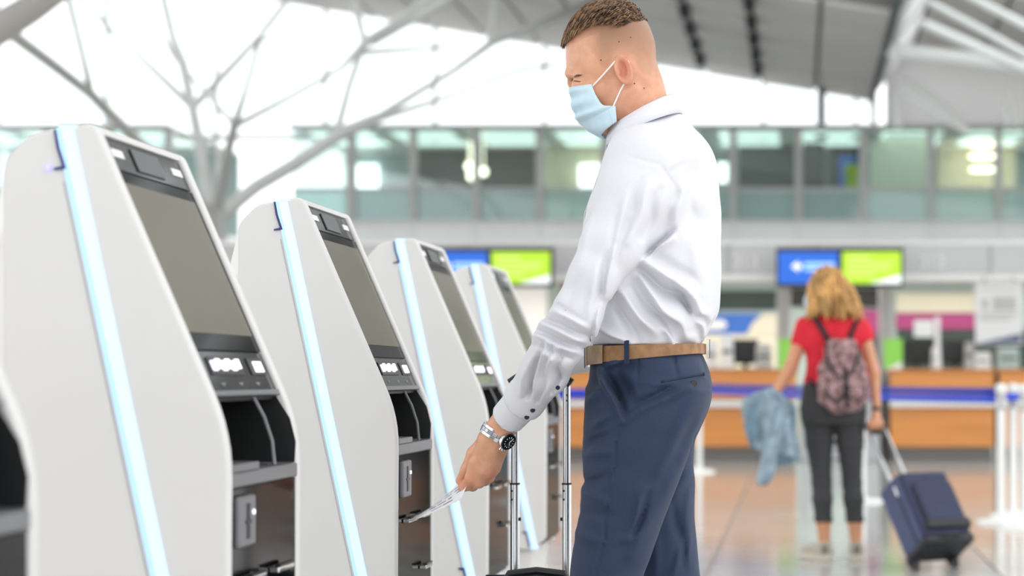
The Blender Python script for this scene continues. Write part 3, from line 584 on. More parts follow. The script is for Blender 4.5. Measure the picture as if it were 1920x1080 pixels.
def kiosk():
    t = empty('check_in_kiosk')
    out = round_poly([(-.2046, 1.405, .022), (0, .93, .32), (-.003, .455, .03), (-.05, .42, .02), (-.325, .42, .03), (-.345, .46, .03), (-.345, 1.345, .05), (-.303, 1.388, .05)])
    for y0, y1 in ((0, .024), (KW - .024, KW)):
        put('side_panel', G().prism(out, y0, y1), 'shell_white', t, smooth=True, bevel=.006, seg=3, sharp=.5)
    body = [(-.335, .435), (-.335, 1.335), (-.3, 1.372), (-.214, 1.392), (slx(.99) - .014, .99), (slx(.985) - .02, .978), (-.21, .972), (-.21, .872), (-.012, .866), (-.012, .44), (-.05, .43)]
    put('body', G().prism(body, .02, KW - .02), 'bay_black', t)
    top = [(-.345, 1.335), (-.302, 1.383), (-.2075, 1.4), (-.205, 1.39), (-.215, 1.385), (-.3, 1.368), (-.335, 1.33)]
    put('top_cover', G().prism(top, .02, KW - .02), 'shell_white', t, smooth=True)
    g = G()
    rows = [[(-.342, .004, z), (-.342 - w, .05, z), (-.342 - w, KW - .05, z), (-.342, KW - .004, z)] for z, w in ((1.338, .002), (1.25, .035), (1.1, .08), (.9, .1), (.5, .1), (.43, .07))]
    put('rear_cover', g.sheet(rows), 'rear_white', t, smooth=True)
    # light strips on both sides and across the top
    for sd, (ya, yb) in enumerate(((-.004, .006), (KW - .006, KW + .004))):
        zs = [1.394 - k * .0405 for k in range(25)]
        a = put('light_strip', G().sheet([[(strip_x(z) + u, y, z) for u, y in ((-.004, yb if not sd else ya), (0, ya if not sd else yb), (.018, ya if not sd else yb), (.021, yb if not sd else ya))] for z in zs]), 'strip_glow', t)
        put('strip_edge', G().sheet([[(strip_x(z) - .0075, ya if not sd else yb, z), (strip_x(z) - .001, (ya - .0006) if not sd else yb + .0006, z)] for z in zs]), 'strip_edge', a)
        put('seam_line', G().sheet([[(strip_x(z) - .0145, (-.0006 if not sd else KW + .0006), z), (strip_x(z) - .012, (-.0006 if not sd else KW + .0006), z)] for z in zs[2:]]), 'seam', t)
        yy = (-.0045, .0) if not sd else (KW, KW + .0045)
        put('notch', G().prism([(strip_x(1.394) - .010, 1.393), (strip_x(1.394) - .006, 1.393), (strip_x(1.365) - .007, 1.365), (strip_x(1.335) - .003, 1.333), (strip_x(1.335) - .022, 1.331), (strip_x(1.335) - .022, 1.334), (strip_x(1.337) - .009, 1.337), (strip_x(1.365) - .012, 1.365)], *yy), 'navy_line', t)
        put('notch', G().prism([(strip_x(.48) - .022, .482), (strip_x(.48) - .006, .482), (strip_x(.43) - .004, .43), (strip_x(.43) - .009, .43), (strip_x(.475) - .01, .475), (strip_x(.48) - .022, .477)], *yy), 'navy_line', t)
    put('top_strip', G().box(-.259, -.232, .0, KW, 1.3955, 1.4005), 'strip_glow', t)
    # slanted front
    put('header_glass', slab(1.336, 1.384, .026, KW - .026, 0, .004), 'panel_glass', t)
    put('camera_unit', slab(1.342, 1.378, .15, .285, .004, .007), 'cam_grey', t, bevel=.001)
    for y in (.05, .345): put('label_plate', slab(1.356, 1.368, y, y + .05, .004, .006), 'pure_white', t)
    dg = put('display_glass', slab(1.058, 1.332, .026, KW - .026, 0, .005), 'black_glass', t)
    put('display', slab(1.084, 1.314, .04, KW - .04, .005, .006), 'display', dg)
    cp = put('control_panel', slab(.993, 1.055, .026, KW - .026, 0, .004), 'panel_glass', t)
    kb = put('keypad', slab(1.018, 1.046, .075, .255, .004, .006), 'slot_black', cp)
    for k in range(6):
        put('key', slab(1.024 + (k % 2) * .003, 1.04 + (k % 2) * .003, .085 + k * .027, .109 + k * .027, .006, .0085), 'icon_glow', kb, bevel=.002)
    rd = put('scan_window', slab(1.018, 1.046, .3, .39, .004, .006), 'slot_black', cp); put('glow', slab(1.022, 1.04, .325, .375, .006, .008), 'icon_pink', rd, bevel=.002)
    for y in (.1, .2, .3):
        g = G(); P = lambda z, yy, h: (slx(z) - .014 + NX * h, yy, z + NZ * h)
        g.add([P(1.006, y, .0045), P(1.006, y + .03, .0045), P(1.0, y + .015, .0045)], [(0, 1, 2)]); put('arrow_mark', g, 'icon_dim', cp)
    put('lip', slab(.984, .993, .024, KW - .024, -.004, .008), 'kiosk_grey', t, bevel=.002)
    # bay with curved divider, tray and lower panel
    put('divider', G().tube([(slx(.985) - .02, .29, .984), (-.028, .3, .95), (-.016, .305, .91), (-.012, .305, .87)], .0035, 8), 'kiosk_grey', t, smooth=True)
    tr = put('tray', G().box(-.2, -.001, .024, KW - .024, .845, .869), 'kiosk_grey', t, bevel=.003)
    put('tray_step', G().box(-.2, .0, .024, .17, .869, .882), 'kiosk_grey', tr, bevel=.002); put('scan_glass', G().box(-.19, -.02, .18, .29, .869, .872), 'slot_black', tr)
    lp = put('lower_panel', G().box(-.012, -.005, .026, KW - .026, .45, .843), 'black_glass', t)
    cr = put('card_reader', G().box(-.005, .007, .035, .125, .752, .832), 'kiosk_grey', t, bevel=.004)
    put('slot', G().box(.006, .0082, .072, .088, .765, .82), 'slot_black', cr); put('notch', G().box(.006, .0084, .064, .096, .789, .794), 'slot_black', cr); put('led', G().disc((.008, .108, .805), (1, 0, 0), .004, .003, 10), 'icon_glow', cr)
    for y0, y1, z in ((.08, .17, .7), (.245, .345, .7), (.27, .35, .58)):
        s = put('printer_slot', G().box(-.005, .012, y0, y1, z - .005, z + .004), 'chrome', t, bevel=.002); put('mouth', G().box(.004, .0125, y0 + .005, y1 - .005, z + .004, z + .008), 'slot_black', s)
    for y0 in (.0235, KW - .0265): put('bay_liner', G().prism([(-.215, .87), (-.006, .87), (-.004, .905), (-.014, .945), (slx(.985) - .016, .986), (-.215, .986)], y0, y0 + .003), 'bay_black', t)
    # foot
    put('pedestal', G().hexa([(-.3, .05, 0), (-.07, .05, 0), (-.07, KW - .05, 0), (-.3, KW - .05, 0), (-.32, .03, .43), (-.045, .03, .43), (-.045, KW - .03, .43), (-.32, KW - .03, .43)]), 'shell_white', t, bevel=.02, seg=3)
    put('base_plate', G().box(-.36, .02, .0, KW, 0, .02), 'shell_white', t, bevel=.008)
    return t
k0 = kiosk()
for i, (Y, lab) in enumerate(((3.024, 'white check-in kiosk filling the left foreground with a blue light dot'), (1.83, 'white check-in kiosk cut by the left edge showing only its dark front'), (4.291, 'white check-in kiosk printing the slip the man pulls out'),
                              (5.555, 'white check-in kiosk directly behind the man\'s hand, third in view'), (6.836, 'farthest white check-in kiosk below the blue screen'))):
    t = k0 if i == 0 else copy_tree(k0)
    t.location = (KF, Y, 0); tag(t, lab, 'kiosk', 'self-service check-in kiosks')
put('status_light', G().disc((strip_x(1.33) - .032, -.003, 1.334), (0, 1, 0), .0045, .004, 14), 'led_blue', k0)
ORG[k0.name] = Vector(k0.location)
# ============================================================ man's suitcase
mat('case_black', '#17171a', .35, noise=(8, .2)); mat('alu', '#d4d6d8', .25, metal=.9); mat('alu2', '#c2c4c7', .22, metal=.9); mat('grip', '#15161c', .4)
YS = 4.42; sx = WX(1014, YS)
sc_ = empty('cabin_suitcase', (sx, YS, 0)); tag(sc_, 'black cabin suitcase with raised silver handle beside the man', 'suitcase')
W2 = (WX(1062, YS) - WX(965, YS)) / 2
put('shell', G().box(-.165, .165, -.13, .13, .05, .568), 'case_black', sc_, bevel=.045, seg=4, smooth=True)
for k in range(5): put('rib', G().box(-.12 + k * .055, -.1 + k * .055, -.136, -.126, .1, .52), 'case_black', sc_, bevel=.004)
put('zip', G().tube([(-.169, 0, .1), (-.169, 0, .52), (-.12, 0, .572), (.12, 0, .572), (.169, 0, .52), (.169, 0, .1)], .005, 8), 'grip', sc_, smooth=True)
put('top_handle', G().tube([(-.07, -.07, .566), (-.06, -.07, .585), (0, -.07, .592), (.06, -.07, .585), (.07, -.07, .566)], .009, 8), 'grip', sc_, smooth=True)
for s in (-1, 1):
    p = put('pole', G().tube([(s * W2, 0, .56), (s * W2, 0, .778)], .0105, 16), 'alu', sc_, smooth=True)
    put('upper_pole', G().tube([(s * W2, 0, .776), (s * W2, 0, 1.0)], .0085, 16), 'alu2', p, smooth=True); put('collar', G().tube([(s * W2, 0, .7765), (s * W2, 0, .7805)], .0115, 16), 'grip', p, smooth=True)
    for z in (.975, .963): put('rivet', G().disc((s * W2 + .002, -.0085, z), (0, 1, 0), .0022, .003, 8), 'grip', p)
    for z in (.763, .744): put('rivet', G().disc((s * W2 - .006, -.0085, z), (0, 1, 0), .0025, .004, 8), 'grip', p)
    put('catch', G().disc((s * W2 - .0105 * s * (1 if s > 0 else 1), -.002, .70), (1, 0, 0), .004, .006, 8), 'grip', p)
put('grip', G().tube([(-W2 - .01, 0, 1.0), (-W2 + .01, 0, 1.014), (0, 0, 1.018), (W2 - .01, 0, 1.014), (W2 + .01, 0, 1.0)], .0125, 10), 'grip', sc_, smooth=True)
for s in (-1, 1):
    for q in (-1, 1):
        w = put('wheel', G().disc((s * .12, q * .09, .025), (1, 0, 0), .025, .02, 16), 'grip', sc_, smooth=True); put('fork', G().box(s * .12 - .018, s * .12 + .018, q * .09 - .012, q * .09 + .012, .035, .07), 'grip', w)
# ============================================================ the man
mat('shirt', '#dddde3', .75, noise=(300, .015), bump=(700, .08, .001), sheen=.1); mat('shirt_seam', '#d9d9df', .8); mat('trouser', '#24334f', .8, noise=(500, .14), bump=(900, .12, .001), sheen=.05)
mat('trouser_dark', '#1f2c47', .85); mat('belt', '#9a7350', .65, noise=(40, .22), bump=(120, .2, .002)); mat('belt_tip', '#b39a7d', .65, noise=(30, .18)); mat('button_navy', '#15183a', .3); mat('button_black', '#121315', .25)
mat('mask_blue', '#c3dce8', .75, noise=(60, .03), bump=(500, .1, .001)); mat('strap_white', '#f3eff0', .7); mat('hair_brown', '#5a3f2d', .5, noise=(30, .35)); mat('hair_tip', '#8f6d4f', .5, noise=(20, .2)); mat('hair_deep', '#4a3323', .5, noise=(20, .2))
mat('steel', '#d6d6d8', .18, metal=1); mat('steel2', '#b0b1b5', .25, metal=1); mat('dial', '#101113', .2, coat=1); mat('lume', '#e8efe9', .3); mat('eye_white', '#d9d2cc', .2); mat('iris', '#3c3a33', .15); mat('shoe', '#3a2417', .35); mat('brow', '#5d4433', .7); mat('mole', '#5a3426', .6)
def skin_mat(name, base, stub):
    m = mat(name, base, .42, sss=.12, spec=.4, bump=(180, .12, .001)); nt = m.node_tree; b = nt.nodes['Principled BSDF']
    at = nt.nodes.new('ShaderNodeAttribute'); at.attribute_name = 'tone'
    n = nt.nodes.new('ShaderNodeTexNoise'); n.inputs['Scale'].default_value = 45; n.inputs['Detail'].default_value = 5; tc = nt.nodes.new('ShaderNodeTexCoord'); nt.links.new(tc.outputs['Object'], n.inputs['Vector'])
    r = nt.nodes.new('ShaderNodeValToRGB'); c = srgb(base); r.color_ramp.elements[0].position = .3; r.color_ramp.elements[1].position = .7
    r.color_ramp.elements[0].color = (c[0] * .93, c[1] * .86, c[2] * .83, 1); r.color_ramp.elements[1].color = (min(1, c[0] * 1.05), c[1] * 1.08, c[2] * 1.08, 1); nt.links.new(n.outputs['Fac'], r.inputs[0])
    mx = nt.nodes.new('ShaderNodeMix'); mx.data_type = 'RGBA'; nt.links.new(at.outputs['Fac'], mx.inputs[0]); nt.links.new(r.outputs[0], mx.inputs[6]); mx.inputs[7].default_value = (*srgb(stub), 1)
    a2 = nt.nodes.new('ShaderNodeAttribute'); a2.attribute_name = 'flush'; m2 = nt.nodes.new('ShaderNodeMix'); m2.data_type = 'RGBA'; nt.links.new(a2.outputs['Fac'], m2.inputs[0]); nt.links.new(mx.outputs[2], m2.inputs[6]); m2.inputs[7].default_value = (*srgb('#cf6f5c'), 1)
    nt.links.new(m2.outputs[2], b.inputs['Base Color']); return m
skin_mat('skin', '#d9a284', '#8d6a52'); skin_mat('skin_w', '#d29a78', '#b06a50')
def set_tone(o, vals, nm='tone'):
    a = o.data.attributes.new(nm, 'FLOAT', 'POINT'); a.data.foreach_set('value', np.asarray(vals, np.float32))
def joinm(parts):
    V = []; Fc = []; n = 0
    for v, f in parts: V.append(v); Fc.append(f + n); n += len(v)
    return np.concatenate(V), np.concatenate(Fc)
YM = 4.13
def rowsM(tab, Yc, w=None):      # image rows (py, front px, back px, half width[, y centre]) -> loft rows
    return spline([(WZ(r[0], Yc), WX(r[1], Yc), WX(r[2], Yc), r[4] if len(r) > 4 else Yc, r[3]) for r in tab], 48)
def pxL(L, Y): return [(WX(a, Y), WZ(b, Y), WX(c, Y), WZ(d, Y), w, h) for a, b, c, d, w, h in L]
YH = 4.12
head_rows = rowsM([(9, 1126, 1168, .02), (15, 1108, 1186, .045), (28, 1090, 1203, .061), (46, 1076, 1216, .071), (66, 1067, 1224, .076), (86, 1061.5, 1229, .0785), (117, 1061.5, 1230, .079), (130, 1063, 1229, .078), (142, 1067, 1228, .076), (152, 1072, 1226, .073), (165, 1079, 1222, .070), (180, 1084, 1214, .066), (197, 1089, 1206, .062), (215, 1099, 1196, .056), (230, 1108, 1180, .046), (242, 1121, 1160, .03), (246, 1130, 1150, .018)], YH)
def P_(px, py, Y): return W(px, py, Y)
def head_sdf(x, y, z):
    d = loftz(x, y, z, head_rows, 2.15, taper=.14)
    d = np.maximum(d, -1)
    for s in (-1, 1):
        d = smax(d, -ell(x, y, z, P_(1074, 153, YH + s * .036), (.016, .016, .011)), .014)         # eye sockets
        d = smin(d, rcone(x, y, z, P_(1066, 139, YH + s * .016), P_(1082, 141, YH + s * .055), .006, .004), .016)   # brows
        lc = P_(1086, 155.5, YH + s * .0395); lid = ell(x, y, z, lc, (.0128, .0135, .0122))
        slit = np.maximum(np.abs(z - lc[2] + .0012 - .12 * (x - lc[0])) - .0026, rcone(x, y, z, (lc[0] - .012, lc[1] + s * .004, lc[2]), (lc[0] - .001, lc[1] + s * .012, lc[2]), .006, .006))
        d = smin(d, smax(lid, -slit, .0012), .0025)          # lids
        d = smin(d, ell(x, y, z, P_(1102, 174, YH + s * .044), (.03, .018, .02)), .025)              # cheeks
        # jaw angle
        d = smin(d, rcone(x, y, z, P_(1163, 178, YH + s * .052), P_(1122, 236, YH + s * .02), .016, .014), .025)
        # ear
        ec = P_(1169, 132, YH + s * .085)
        e = ell(x + (z - ec[2]) * .25, y - s * (x - ec[0]) * .35, z, ec, (.0175, .0095, .0275))
        e = smax(e, -ell(x + (z - ec[2]) * .2, y, z, (ec[0] - .003, ec[1] + s * .0085, ec[2] + .002), (.0105, .0105, .018)), .003)
        rim = np.sqrt((np.sqrt(((x + (z - ec[2]) * .25 - ec[0]) / .0155) ** 2 + ((z - ec[2]) / .0255) ** 2) - 1) ** 2 * .0003 + (y - s * (x - ec[0]) * .35 - ec[1] - s * .005) ** 2) - .0036
        e = smin(e, rim, .003); e = smin(e, ell(x, y, z, (ec[0] - .009, ec[1], ec[2] - .003), (.004, .004, .006)), .004)
        d = smin(d, e, .006)
    d = smin(d, rcone(x, y, z, P_(1072, 156, YH), P_(1085, 184, YH), .009, .010), .012)             # nose
    d = smin(d, rcone(x, y, z, P_(1087, 186, YH), P_(1092, 190, YH), .010, .011), .008)
    nk = rcone(x, y, z, P_(1192, 165, YH), P_(1216, 262, YH), .0585, .062)
    d = smin(d, nk, .02)
    for s in (-1, 1): d = smin(d, rcone(x, y, z, P_(1186, 168, YH + s * .058), P_(1160, 262, YH + s * .018), .010, .010), .016)
    return d
hv = sdf_mesh(head_sdf, P_(1045, 285, YH)[:1] + (YH - .125,) + (WZ(290, YH),), (WX(1295, YH), YH + .125, WZ(0, YH)), .0022)
# hand and forearm (left, with the watch)
def hand_sdf(x, y, z):
    d = chain(x, y, z, [P_(985, 735, 4.04), P_(958, 776, 4.08), P_(938, 806, 4.10)], [.036, .0285, .026], .02)
    d = smin(d, rcone(x, y, z, P_(936, 808, 4.095), P_(926, 822, 4.105), .027, .027), .015)
    d = smin(d, rcone(x, y, z, P_(921, 830, 4.115), P_(906, 866, 4.13), .029, .025), .015)
    d = smin(d, rcone(x, y, z, P_(930, 835, 4.12), P_(921, 874, 4.135), .023, .020), .02)
    ix = [P_(893, 868, 4.125), P_(884, 896, 4.13), P_(875, 910, 4.145), P_(867, 915, 4.158)]
    md = [P_(903, 880, 4.122), P_(897, 902, 4.135), P_(886, 911, 4.16), P_(876, 911, 4.172)]
    rg = [P_(914, 886, 4.13), P_(909, 900, 4.15), P_(899, 906, 4.175), P_(890, 904, 4.19)]
    lt = [P_(922, 884, 4.145), P_(918, 895, 4.165), P_(910, 898, 4.185), P_(902, 896, 4.197)]
    th = [P_(912, 826, 4.145), P_(890, 851, 4.155), P_(876, 880, 4.157), P_(863, 901, 4.163)]
    d = smin(d, chain(x, y, z, th, [.017, .0155, .0125, .0088], .006), .005)
    for q, r in ((lt, (.0125, .0098, .0085, .0072)), (rg, (.0145, .0112, .0095, .008)), (md, (.0155, .0122, .0105, .0085)), (ix, (.0165, .0125, .0108, .0086))):
        f = chain(x, y, z, q, r, .005); d = smin(d, f, .0055)
    for (a, b, r) in ((P_(893, 868, 4.118), P_(921, 825, 4.088), .0035), (P_(905, 880, 4.114), P_(928, 828, 4.085), .0032), (P_(916, 884, 4.12), P_(934, 832, 4.088), .003)):
        d = smin(d, rcone(x, y, z, a, b, r, r), .014)
    return d - .0006
hd = sdf_mesh(hand_sdf, (WX(845, 4.1), 4.02, WZ(945, 4.1)), (WX(1010, 4.1), 4.235, WZ(715, 4.1)), .002)
# hidden right hand on the suitcase grip
YR = 4.42
def rhand_sdf(x, y, z):
    d = chain(x, y, z, [P_(1080, 664, YR - .02), P_(1046, 684, YR - .01), P_(1020, 694, YR)], [.034, .027, .03], .015)
    for k in range(4):
        o = -.03 + k * .02; b = P_(1014, 700, YR); b = (b[0] + o, b[1], b[2])
        d = smin(d, chain(x, y, z, [(b[0] * .4 + P_(1020, 694, YR)[0] * .6, YR, b[2] + .008), (b[0], YR - .024, b[2] + .012), (b[0], YR - .024, b[2] - .02), (b[0], YR - .004, b[2] - .026)], [.012, .0095, .0088, .0075], .004), .006)
    return smin(d, chain(x, y, z, [P_(1024, 696, YR + .02), P_(1000, 700, YR + .028), (P_(1000, 700, YR)[0] - .01, YR + .02, WZ(716, YR))], [.014, .011, .009], .005), .008)
rh = sdf_mesh(rhand_sdf, (WX(965, YR), YR - .08, WZ(745, YR)), (WX(1110, YR), YR + .07, WZ(630, YR)), .0032)
# rest of the body, kept inside the clothes
torso_tab = [(216, 1212, 1283, .05), (230, 1186, 1294, .078), (244, 1162, 1305, .105), (262, 1148, 1322, .15), (288, 1138, 1338, .195), (330, 1126, 1347, .212), (400, 1102, 1351, .215), (450, 1096, 1352, .212), (535, 1100, 1351, .205), (580, 1104, 1347, .200), (605, 1106, 1336, .197), (632, 1110, 1322, .188), (648, 1116, 1312, .180)]
hip_tab = [(644, 1117, 1311, .172), (658, 1113, 1314, .176), (690, 1108, 1328, .184), (724, 1104, 1334, .188), (760, 1102, 1331, .188), (796, 1101, 1316, .184), (815, 1104, 1300, .17)]
near_tab = [(735, 1106, 1322, .095), (800, 1101, 1306, .105), (853, 1093, 1290, .105), (907, 1094, 1270, .102), (964, 1086, 1248, .098), (1044, 1073, 1220, .093), (1080, 1069, 1206, .09), (1150, 1062, 1194, .085), (1260, 1074, 1192, .078), (1400, 1092, 1198, .073), (1525, 1102, 1206, .075), (1560, 1098, 1214, .08)]
far_tab = [(735, 1120, 1328, .095), (800, 1130, 1313, .105), (831, 1145, 1301, .1), (889, 1165, 1302, .095), (938, 1175, 1302, .093), (1000, 1180, 1304, .09), (1080, 1188, 1313, .087), (1150, 1195, 1318, .083), (1260, 1212, 1318, .077), (1400, 1228, 1320, .072), (1540, 1236, 1326, .075), (1578, 1232, 1334, .08)]
TR, HR = rowsM(torso_tab, YM), rowsM(hip_tab, YM); NR = rowsM([r + (4.03,) for r in near_tab], 4.03); FR = rowsM([r + (4.22,) for r in far_tab], 4.22)
def shrink(R, a): return [(r[0], r[1] + a, r[2] - a, r[3], r[4] - a) for r in R if r[4] - a > .02 and r[2] - r[1] > 2 * a + .03]
def body_sdf(x, y, z):
    d = loftz(x, y, z, shrink(TR, .045), 2.2); d = smin(d, loftz(x, y, z, shrink(HR, .075), 2.2), .03)
    for R, Yc in ((NR, 4.03), (FR, 4.22)): d = smin(d, loftz(x, y, z, shrink(R, .05), 2.1), .02)
    d = smin(d, rcone(x, y, z, P_(1216, 250, YH), P_(1225, 320, YM), .055, .08), .04)
    d = smin(d, chain(x, y, z, [P_(1210, 330, 3.99), P_(1078, 590, 3.88), P_(985, 735, 4.04)], [.05, .026, .026], .02), .02)
    return smin(d, chain(x, y, z, [P_(1222, 330, 4.31), P_(1138, 600, 4.40), P_(1078, 666, 4.40)], [.045, .032, .03], .02), .02)
bd = sdf_mesh(body_sdf, (WX(940, 4), 3.75, .06), (WX(1400, 4.2), 4.55, WZ(240, YM)), .012)
man_loc = (WX(1200, YM), YM, 0)
V, Fc = joinm([hv, hd, rh, bd])
man = put('person', (V - np.array(man_loc, np.float32), Fc), 'skin', smooth=True); man.location = man_loc; ORG[man.name] = Vector(man_loc)
tag(man, 'person in white shirt and navy trousers pulling a paper slip from a kiosk', 'person')
# stubble fade, flushed ear, red knuckles
px_ = V[:, 0] * F / V[:, 1] + CX; py_ = CY - (V[:, 2] - CZ) * F / V[:, 1]
hl = np.interp(px_, [1055, 1098, 1124, 1165, 1212, 1235], [96, 70, 60, 63, 50, 60])
lowb = np.interp(px_, [1090, 1110, 1128, 1140, 1150, 1165, 1190, 1205, 1235], [72, 100, 128, 128, 110, 104, 118, 140, 150])
k_ = np.clip((py_ - hl) / np.maximum(lowb - hl, 6), 0, 1.0); tone = (1 - k_) ** .6 * .85 * (py_ < 160) * (V[:, 2] > 1.5) * np.clip((px_ - 1078) / 50, 0, 1)
tone = np.where(py_ < hl, .85 * (py_ < 110), tone) * np.clip((px_ - 1078) / 50, 0, 1)
set_tone(man, tone)
fl1 = .55 * np.exp(-(((px_ - 1171) / 13) ** 2 + ((py_ - 131) / 24) ** 2) ** 2) * (np.abs(V[:, 1] - YH) > .077)
fl1 = fl1 + .4 * np.exp(-(((px_ - 922) / 9) ** 2 + ((py_ - 892) / 9) ** 2)) + .35 * np.exp(-(((px_ - 868) / 12) ** 2 + ((py_ - 908) / 14) ** 2)) + .15 * np.exp(-(((px_ - 885) / 14) ** 2 + ((py_ - 900) / 14) ** 2))
set_tone(man, fl1, 'flush')
# ---------------------------------------------------------- shirt
arm_pts = [P_(1216, 322, 4.00), P_(1196, 372, 3.955), P_(1148, 462, 3.915), P_(1112, 522, 3.895), P_(1080, 588, 3.89), P_(1048, 643, 3.93), P_(1021, 697, 3.985), P_(984, 749, 4.045), P_(953, 783, 4.08)]
arm_r = [.082, .077, .0585, .0485, .0455, .0495, .0475, .0405, .0345]
Ys = 3.93
SF = pxL([(1190, 498, 1262, 446, .007, .010), (1186, 506, 1150, 548, .007, .008), (1192, 502, 1290, 575, .009, -.011), (1205, 490, 1300, 545, .009, .009), (1200, 520, 1285, 610, .009, .009), (1180, 520, 1262, 626, .010, -.008), (1160, 545, 1225, 628, .010, .009),
          (1150, 560, 1190, 632, .009, -.008), (1260, 535, 1312, 600, .009, -.009), (1270, 525, 1325, 590, .009, .008), (1235, 570, 1300, 640, .008, .007), (1215, 470, 1300, 530, .012, -.006), (1290, 560, 1320, 630, .008, .006),
          (1268, 365, 1245, 435, .008, -.007), (1285, 340, 1262, 420, .010, .007), (1262, 430, 1198, 492, .006, -.012), (1300, 300, 1290, 420, .014, -.004), (1240, 620, 1268, 646, .006, .005), (1120, 610, 1180, 640, .008, .006), (1300, 450, 1308, 540, .014, .004),
          (1178, 292, 1240, 312, .0035, -.0014), (1240, 312, 1268, 352, .0035, -.0018), (1262, 322, 1302, 286, .010, .002), (1250, 330, 1292, 300, .006, -.002)], Ys)
AF = pxL([(1204, 340, 1172, 440, .008, -.006), (1222, 350, 1186, 460, .008, .008), (1240, 360, 1205, 452, .007, -.007), (1185, 372, 1160, 450, .010, .006), (1165, 395, 1150, 470, .006, -.005), (1160, 470, 1140, 560, .005, .010), (1145, 480, 1128, 590, .008, -.007), (1130, 500, 1112, 600, .010, .005), (1180, 420, 1160, 500, .007, -.005),
          (1135, 560, 1120, 640, .005, .009), (1040, 585, 1108, 612, .006, .007), (1030, 600, 1105, 628, .005, -.008), (1020, 607, 1104, 642, .006, .008), (1010, 622, 1096, 655, .005, -.008), (1006, 632, 1088, 664, .006, .007), (998, 648, 1075, 676, .005, -.006), (1045, 575, 1095, 600, .006, -.005), (1012, 655, 1060, 690, .008, .005),
          (1035, 640, 994, 740, .005, .010), (1022, 650, 982, 742, .006, -.009), (1050, 655, 1012, 748, .006, .010), (1060, 665, 1028, 738, .005, -.009), (1000, 670, 966, 738, .006, .008), (1010, 690, 975, 745, .004, -.006), (1040, 690, 1000, 752, .004, -.006), (1110, 420, 1090, 500, .012, .004), (1100, 520, 1060, 590, .010, -.004)], Ys)
ax_c = np.array(arm_pts[-1]); ax_d = np.array(arm_pts[-1]) - np.array(arm_pts[-2]); ax_d /= np.linalg.norm(ax_d)
def wav(x, y, z, a): return a * (np.sin(31 * x + 17 * z + 3 * np.sin(23 * z)) * np.sin(27 * y + 11 * x) + .6 * np.sin(53 * z - 29 * x + 2 * np.sin(31 * y)))
def arm_sdf(x, y, z):
    d = chain(x, y, z, arm_pts, arm_r, .015)
    d = d - 1.5 * folds(x + wav(x, y, z, .003), z + wav(z, x, y, .003), AF) * (y < 4.06) - wav(x, y, z, .0008)
    t = (x - ax_c[0]) * ax_d[0] + (y - ax_c[1]) * ax_d[1] + (z - ax_c[2]) * ax_d[2]
    # cuff: a crisp band, cut flat and hollow at the opening
    cuff = np.maximum(rcone(x, y, z, tuple(ax_c - ax_d * .062), tuple(ax_c + ax_d * .03), .0385, .0345), np.abs(t + .028) - .032)
    d = np.where(t > -.06, np.minimum(np.maximum(d, t + .045), cuff), d) if False else smin(np.maximum(d, t + .05), cuff, .004)
    return smax(d, -np.maximum(rcone(x, y, z, tuple(ax_c - ax_d * .03), tuple(ax_c + ax_d * .04), .0305, .0315), -(t + .022)), .003)
def shirt_sdf(x, y, z):
    d = loftz(x, y, z, TR, 2.35)
    for s in (-1, 1): d = smin(d, rcone(x, y, z, P_(1222, 290, YM + s * .09), P_(1222, 305, YM + s * .165), .048, .062), .04)
    xx, zz = x + wav(x, y, z, .004), z + wav(z, x, y, .004)
    d = d - 1.8 * folds(xx, zz, SF) * np.clip((YM - y) / .08, 0, 1) - wav(x, y, z, .0012)
    # tucked hem rolls in over the belt
    d = smin(d, arm_sdf(x, y, z), np.interp(z, [WZ(520, YM), WZ(400, YM)], [.006, .03]))
    ra = chain(x, y, z, [P_(1222, 330, 4.29), P_(1150, 590, 4.385), P_(1110, 655, 4.40), P_(1072, 672, YR - .02)], [.075, .052, .046, .036], .02)
    return smin(d, ra, .01)
sv = sdf_mesh(shirt_sdf, (WX(900, 4.1), 3.79, WZ(815, 4.1)), (WX(1375, 4.1), 4.47, WZ(205, YM)), .0033)
shirt = put('shirt', sv, 'shirt', man, smooth=True, world=True)
# collar: stand and fold-over leaf
def ring(front, back, hw, Yc, n=40, pw=2.0, open_=0):
    f = np.array(P_(*front, Yc)); b = np.array(P_(*back, Yc)); c = (f + b) / 2; h = (b - f) / 2; pts = []
    for k in range(n):
        a = math.pi + open_ + (2 * math.pi - 2 * open_) * k / (n - 1)
        q = c + h * math.cos(a); pts.append((q[0], Yc + hw * math.sin(a), q[2]))
    return pts
cg = G().sheet([ring((1150, 262), (1266, 205), .070, YH, open_=.06), ring((1149, 250), (1264, 190), .070, YH, open_=.06), ring((1146, 246), (1266, 178), .0755, YH, open_=.05), ring((1142, 247), (1270, 181), .081, YH, open_=.06), ring((1139, 258), (1274, 196), .090, YH, open_=.11), ring((1138, 276), (1279, 214), .100, YH, open_=.20)])
put('collar', cg, 'shirt', shirt, smooth=True, world=True, solid=.003, sharp=0)
def button(px, py, Y, n, m, par, r=.0052, nm='button'):
    c = Vector(P_(px, py, Y)); n = Vector(n).normalized(); g = G().tube([c - n * .0015, c + n * .0008, c + n * .0018], [r, r, r * .8], 14)
    for s in (-1, 1):
        u = n.orthogonal().normalized() * r * .3 * s; g.tube([c + n * .0016 + u, c + n * .0022 + u], r * .14, 6)
    return put(nm, g, m, par, smooth=True, world=True)
button(1168, 257, YH - .093, (-.35, -1, .2), 'button_navy', shirt); 

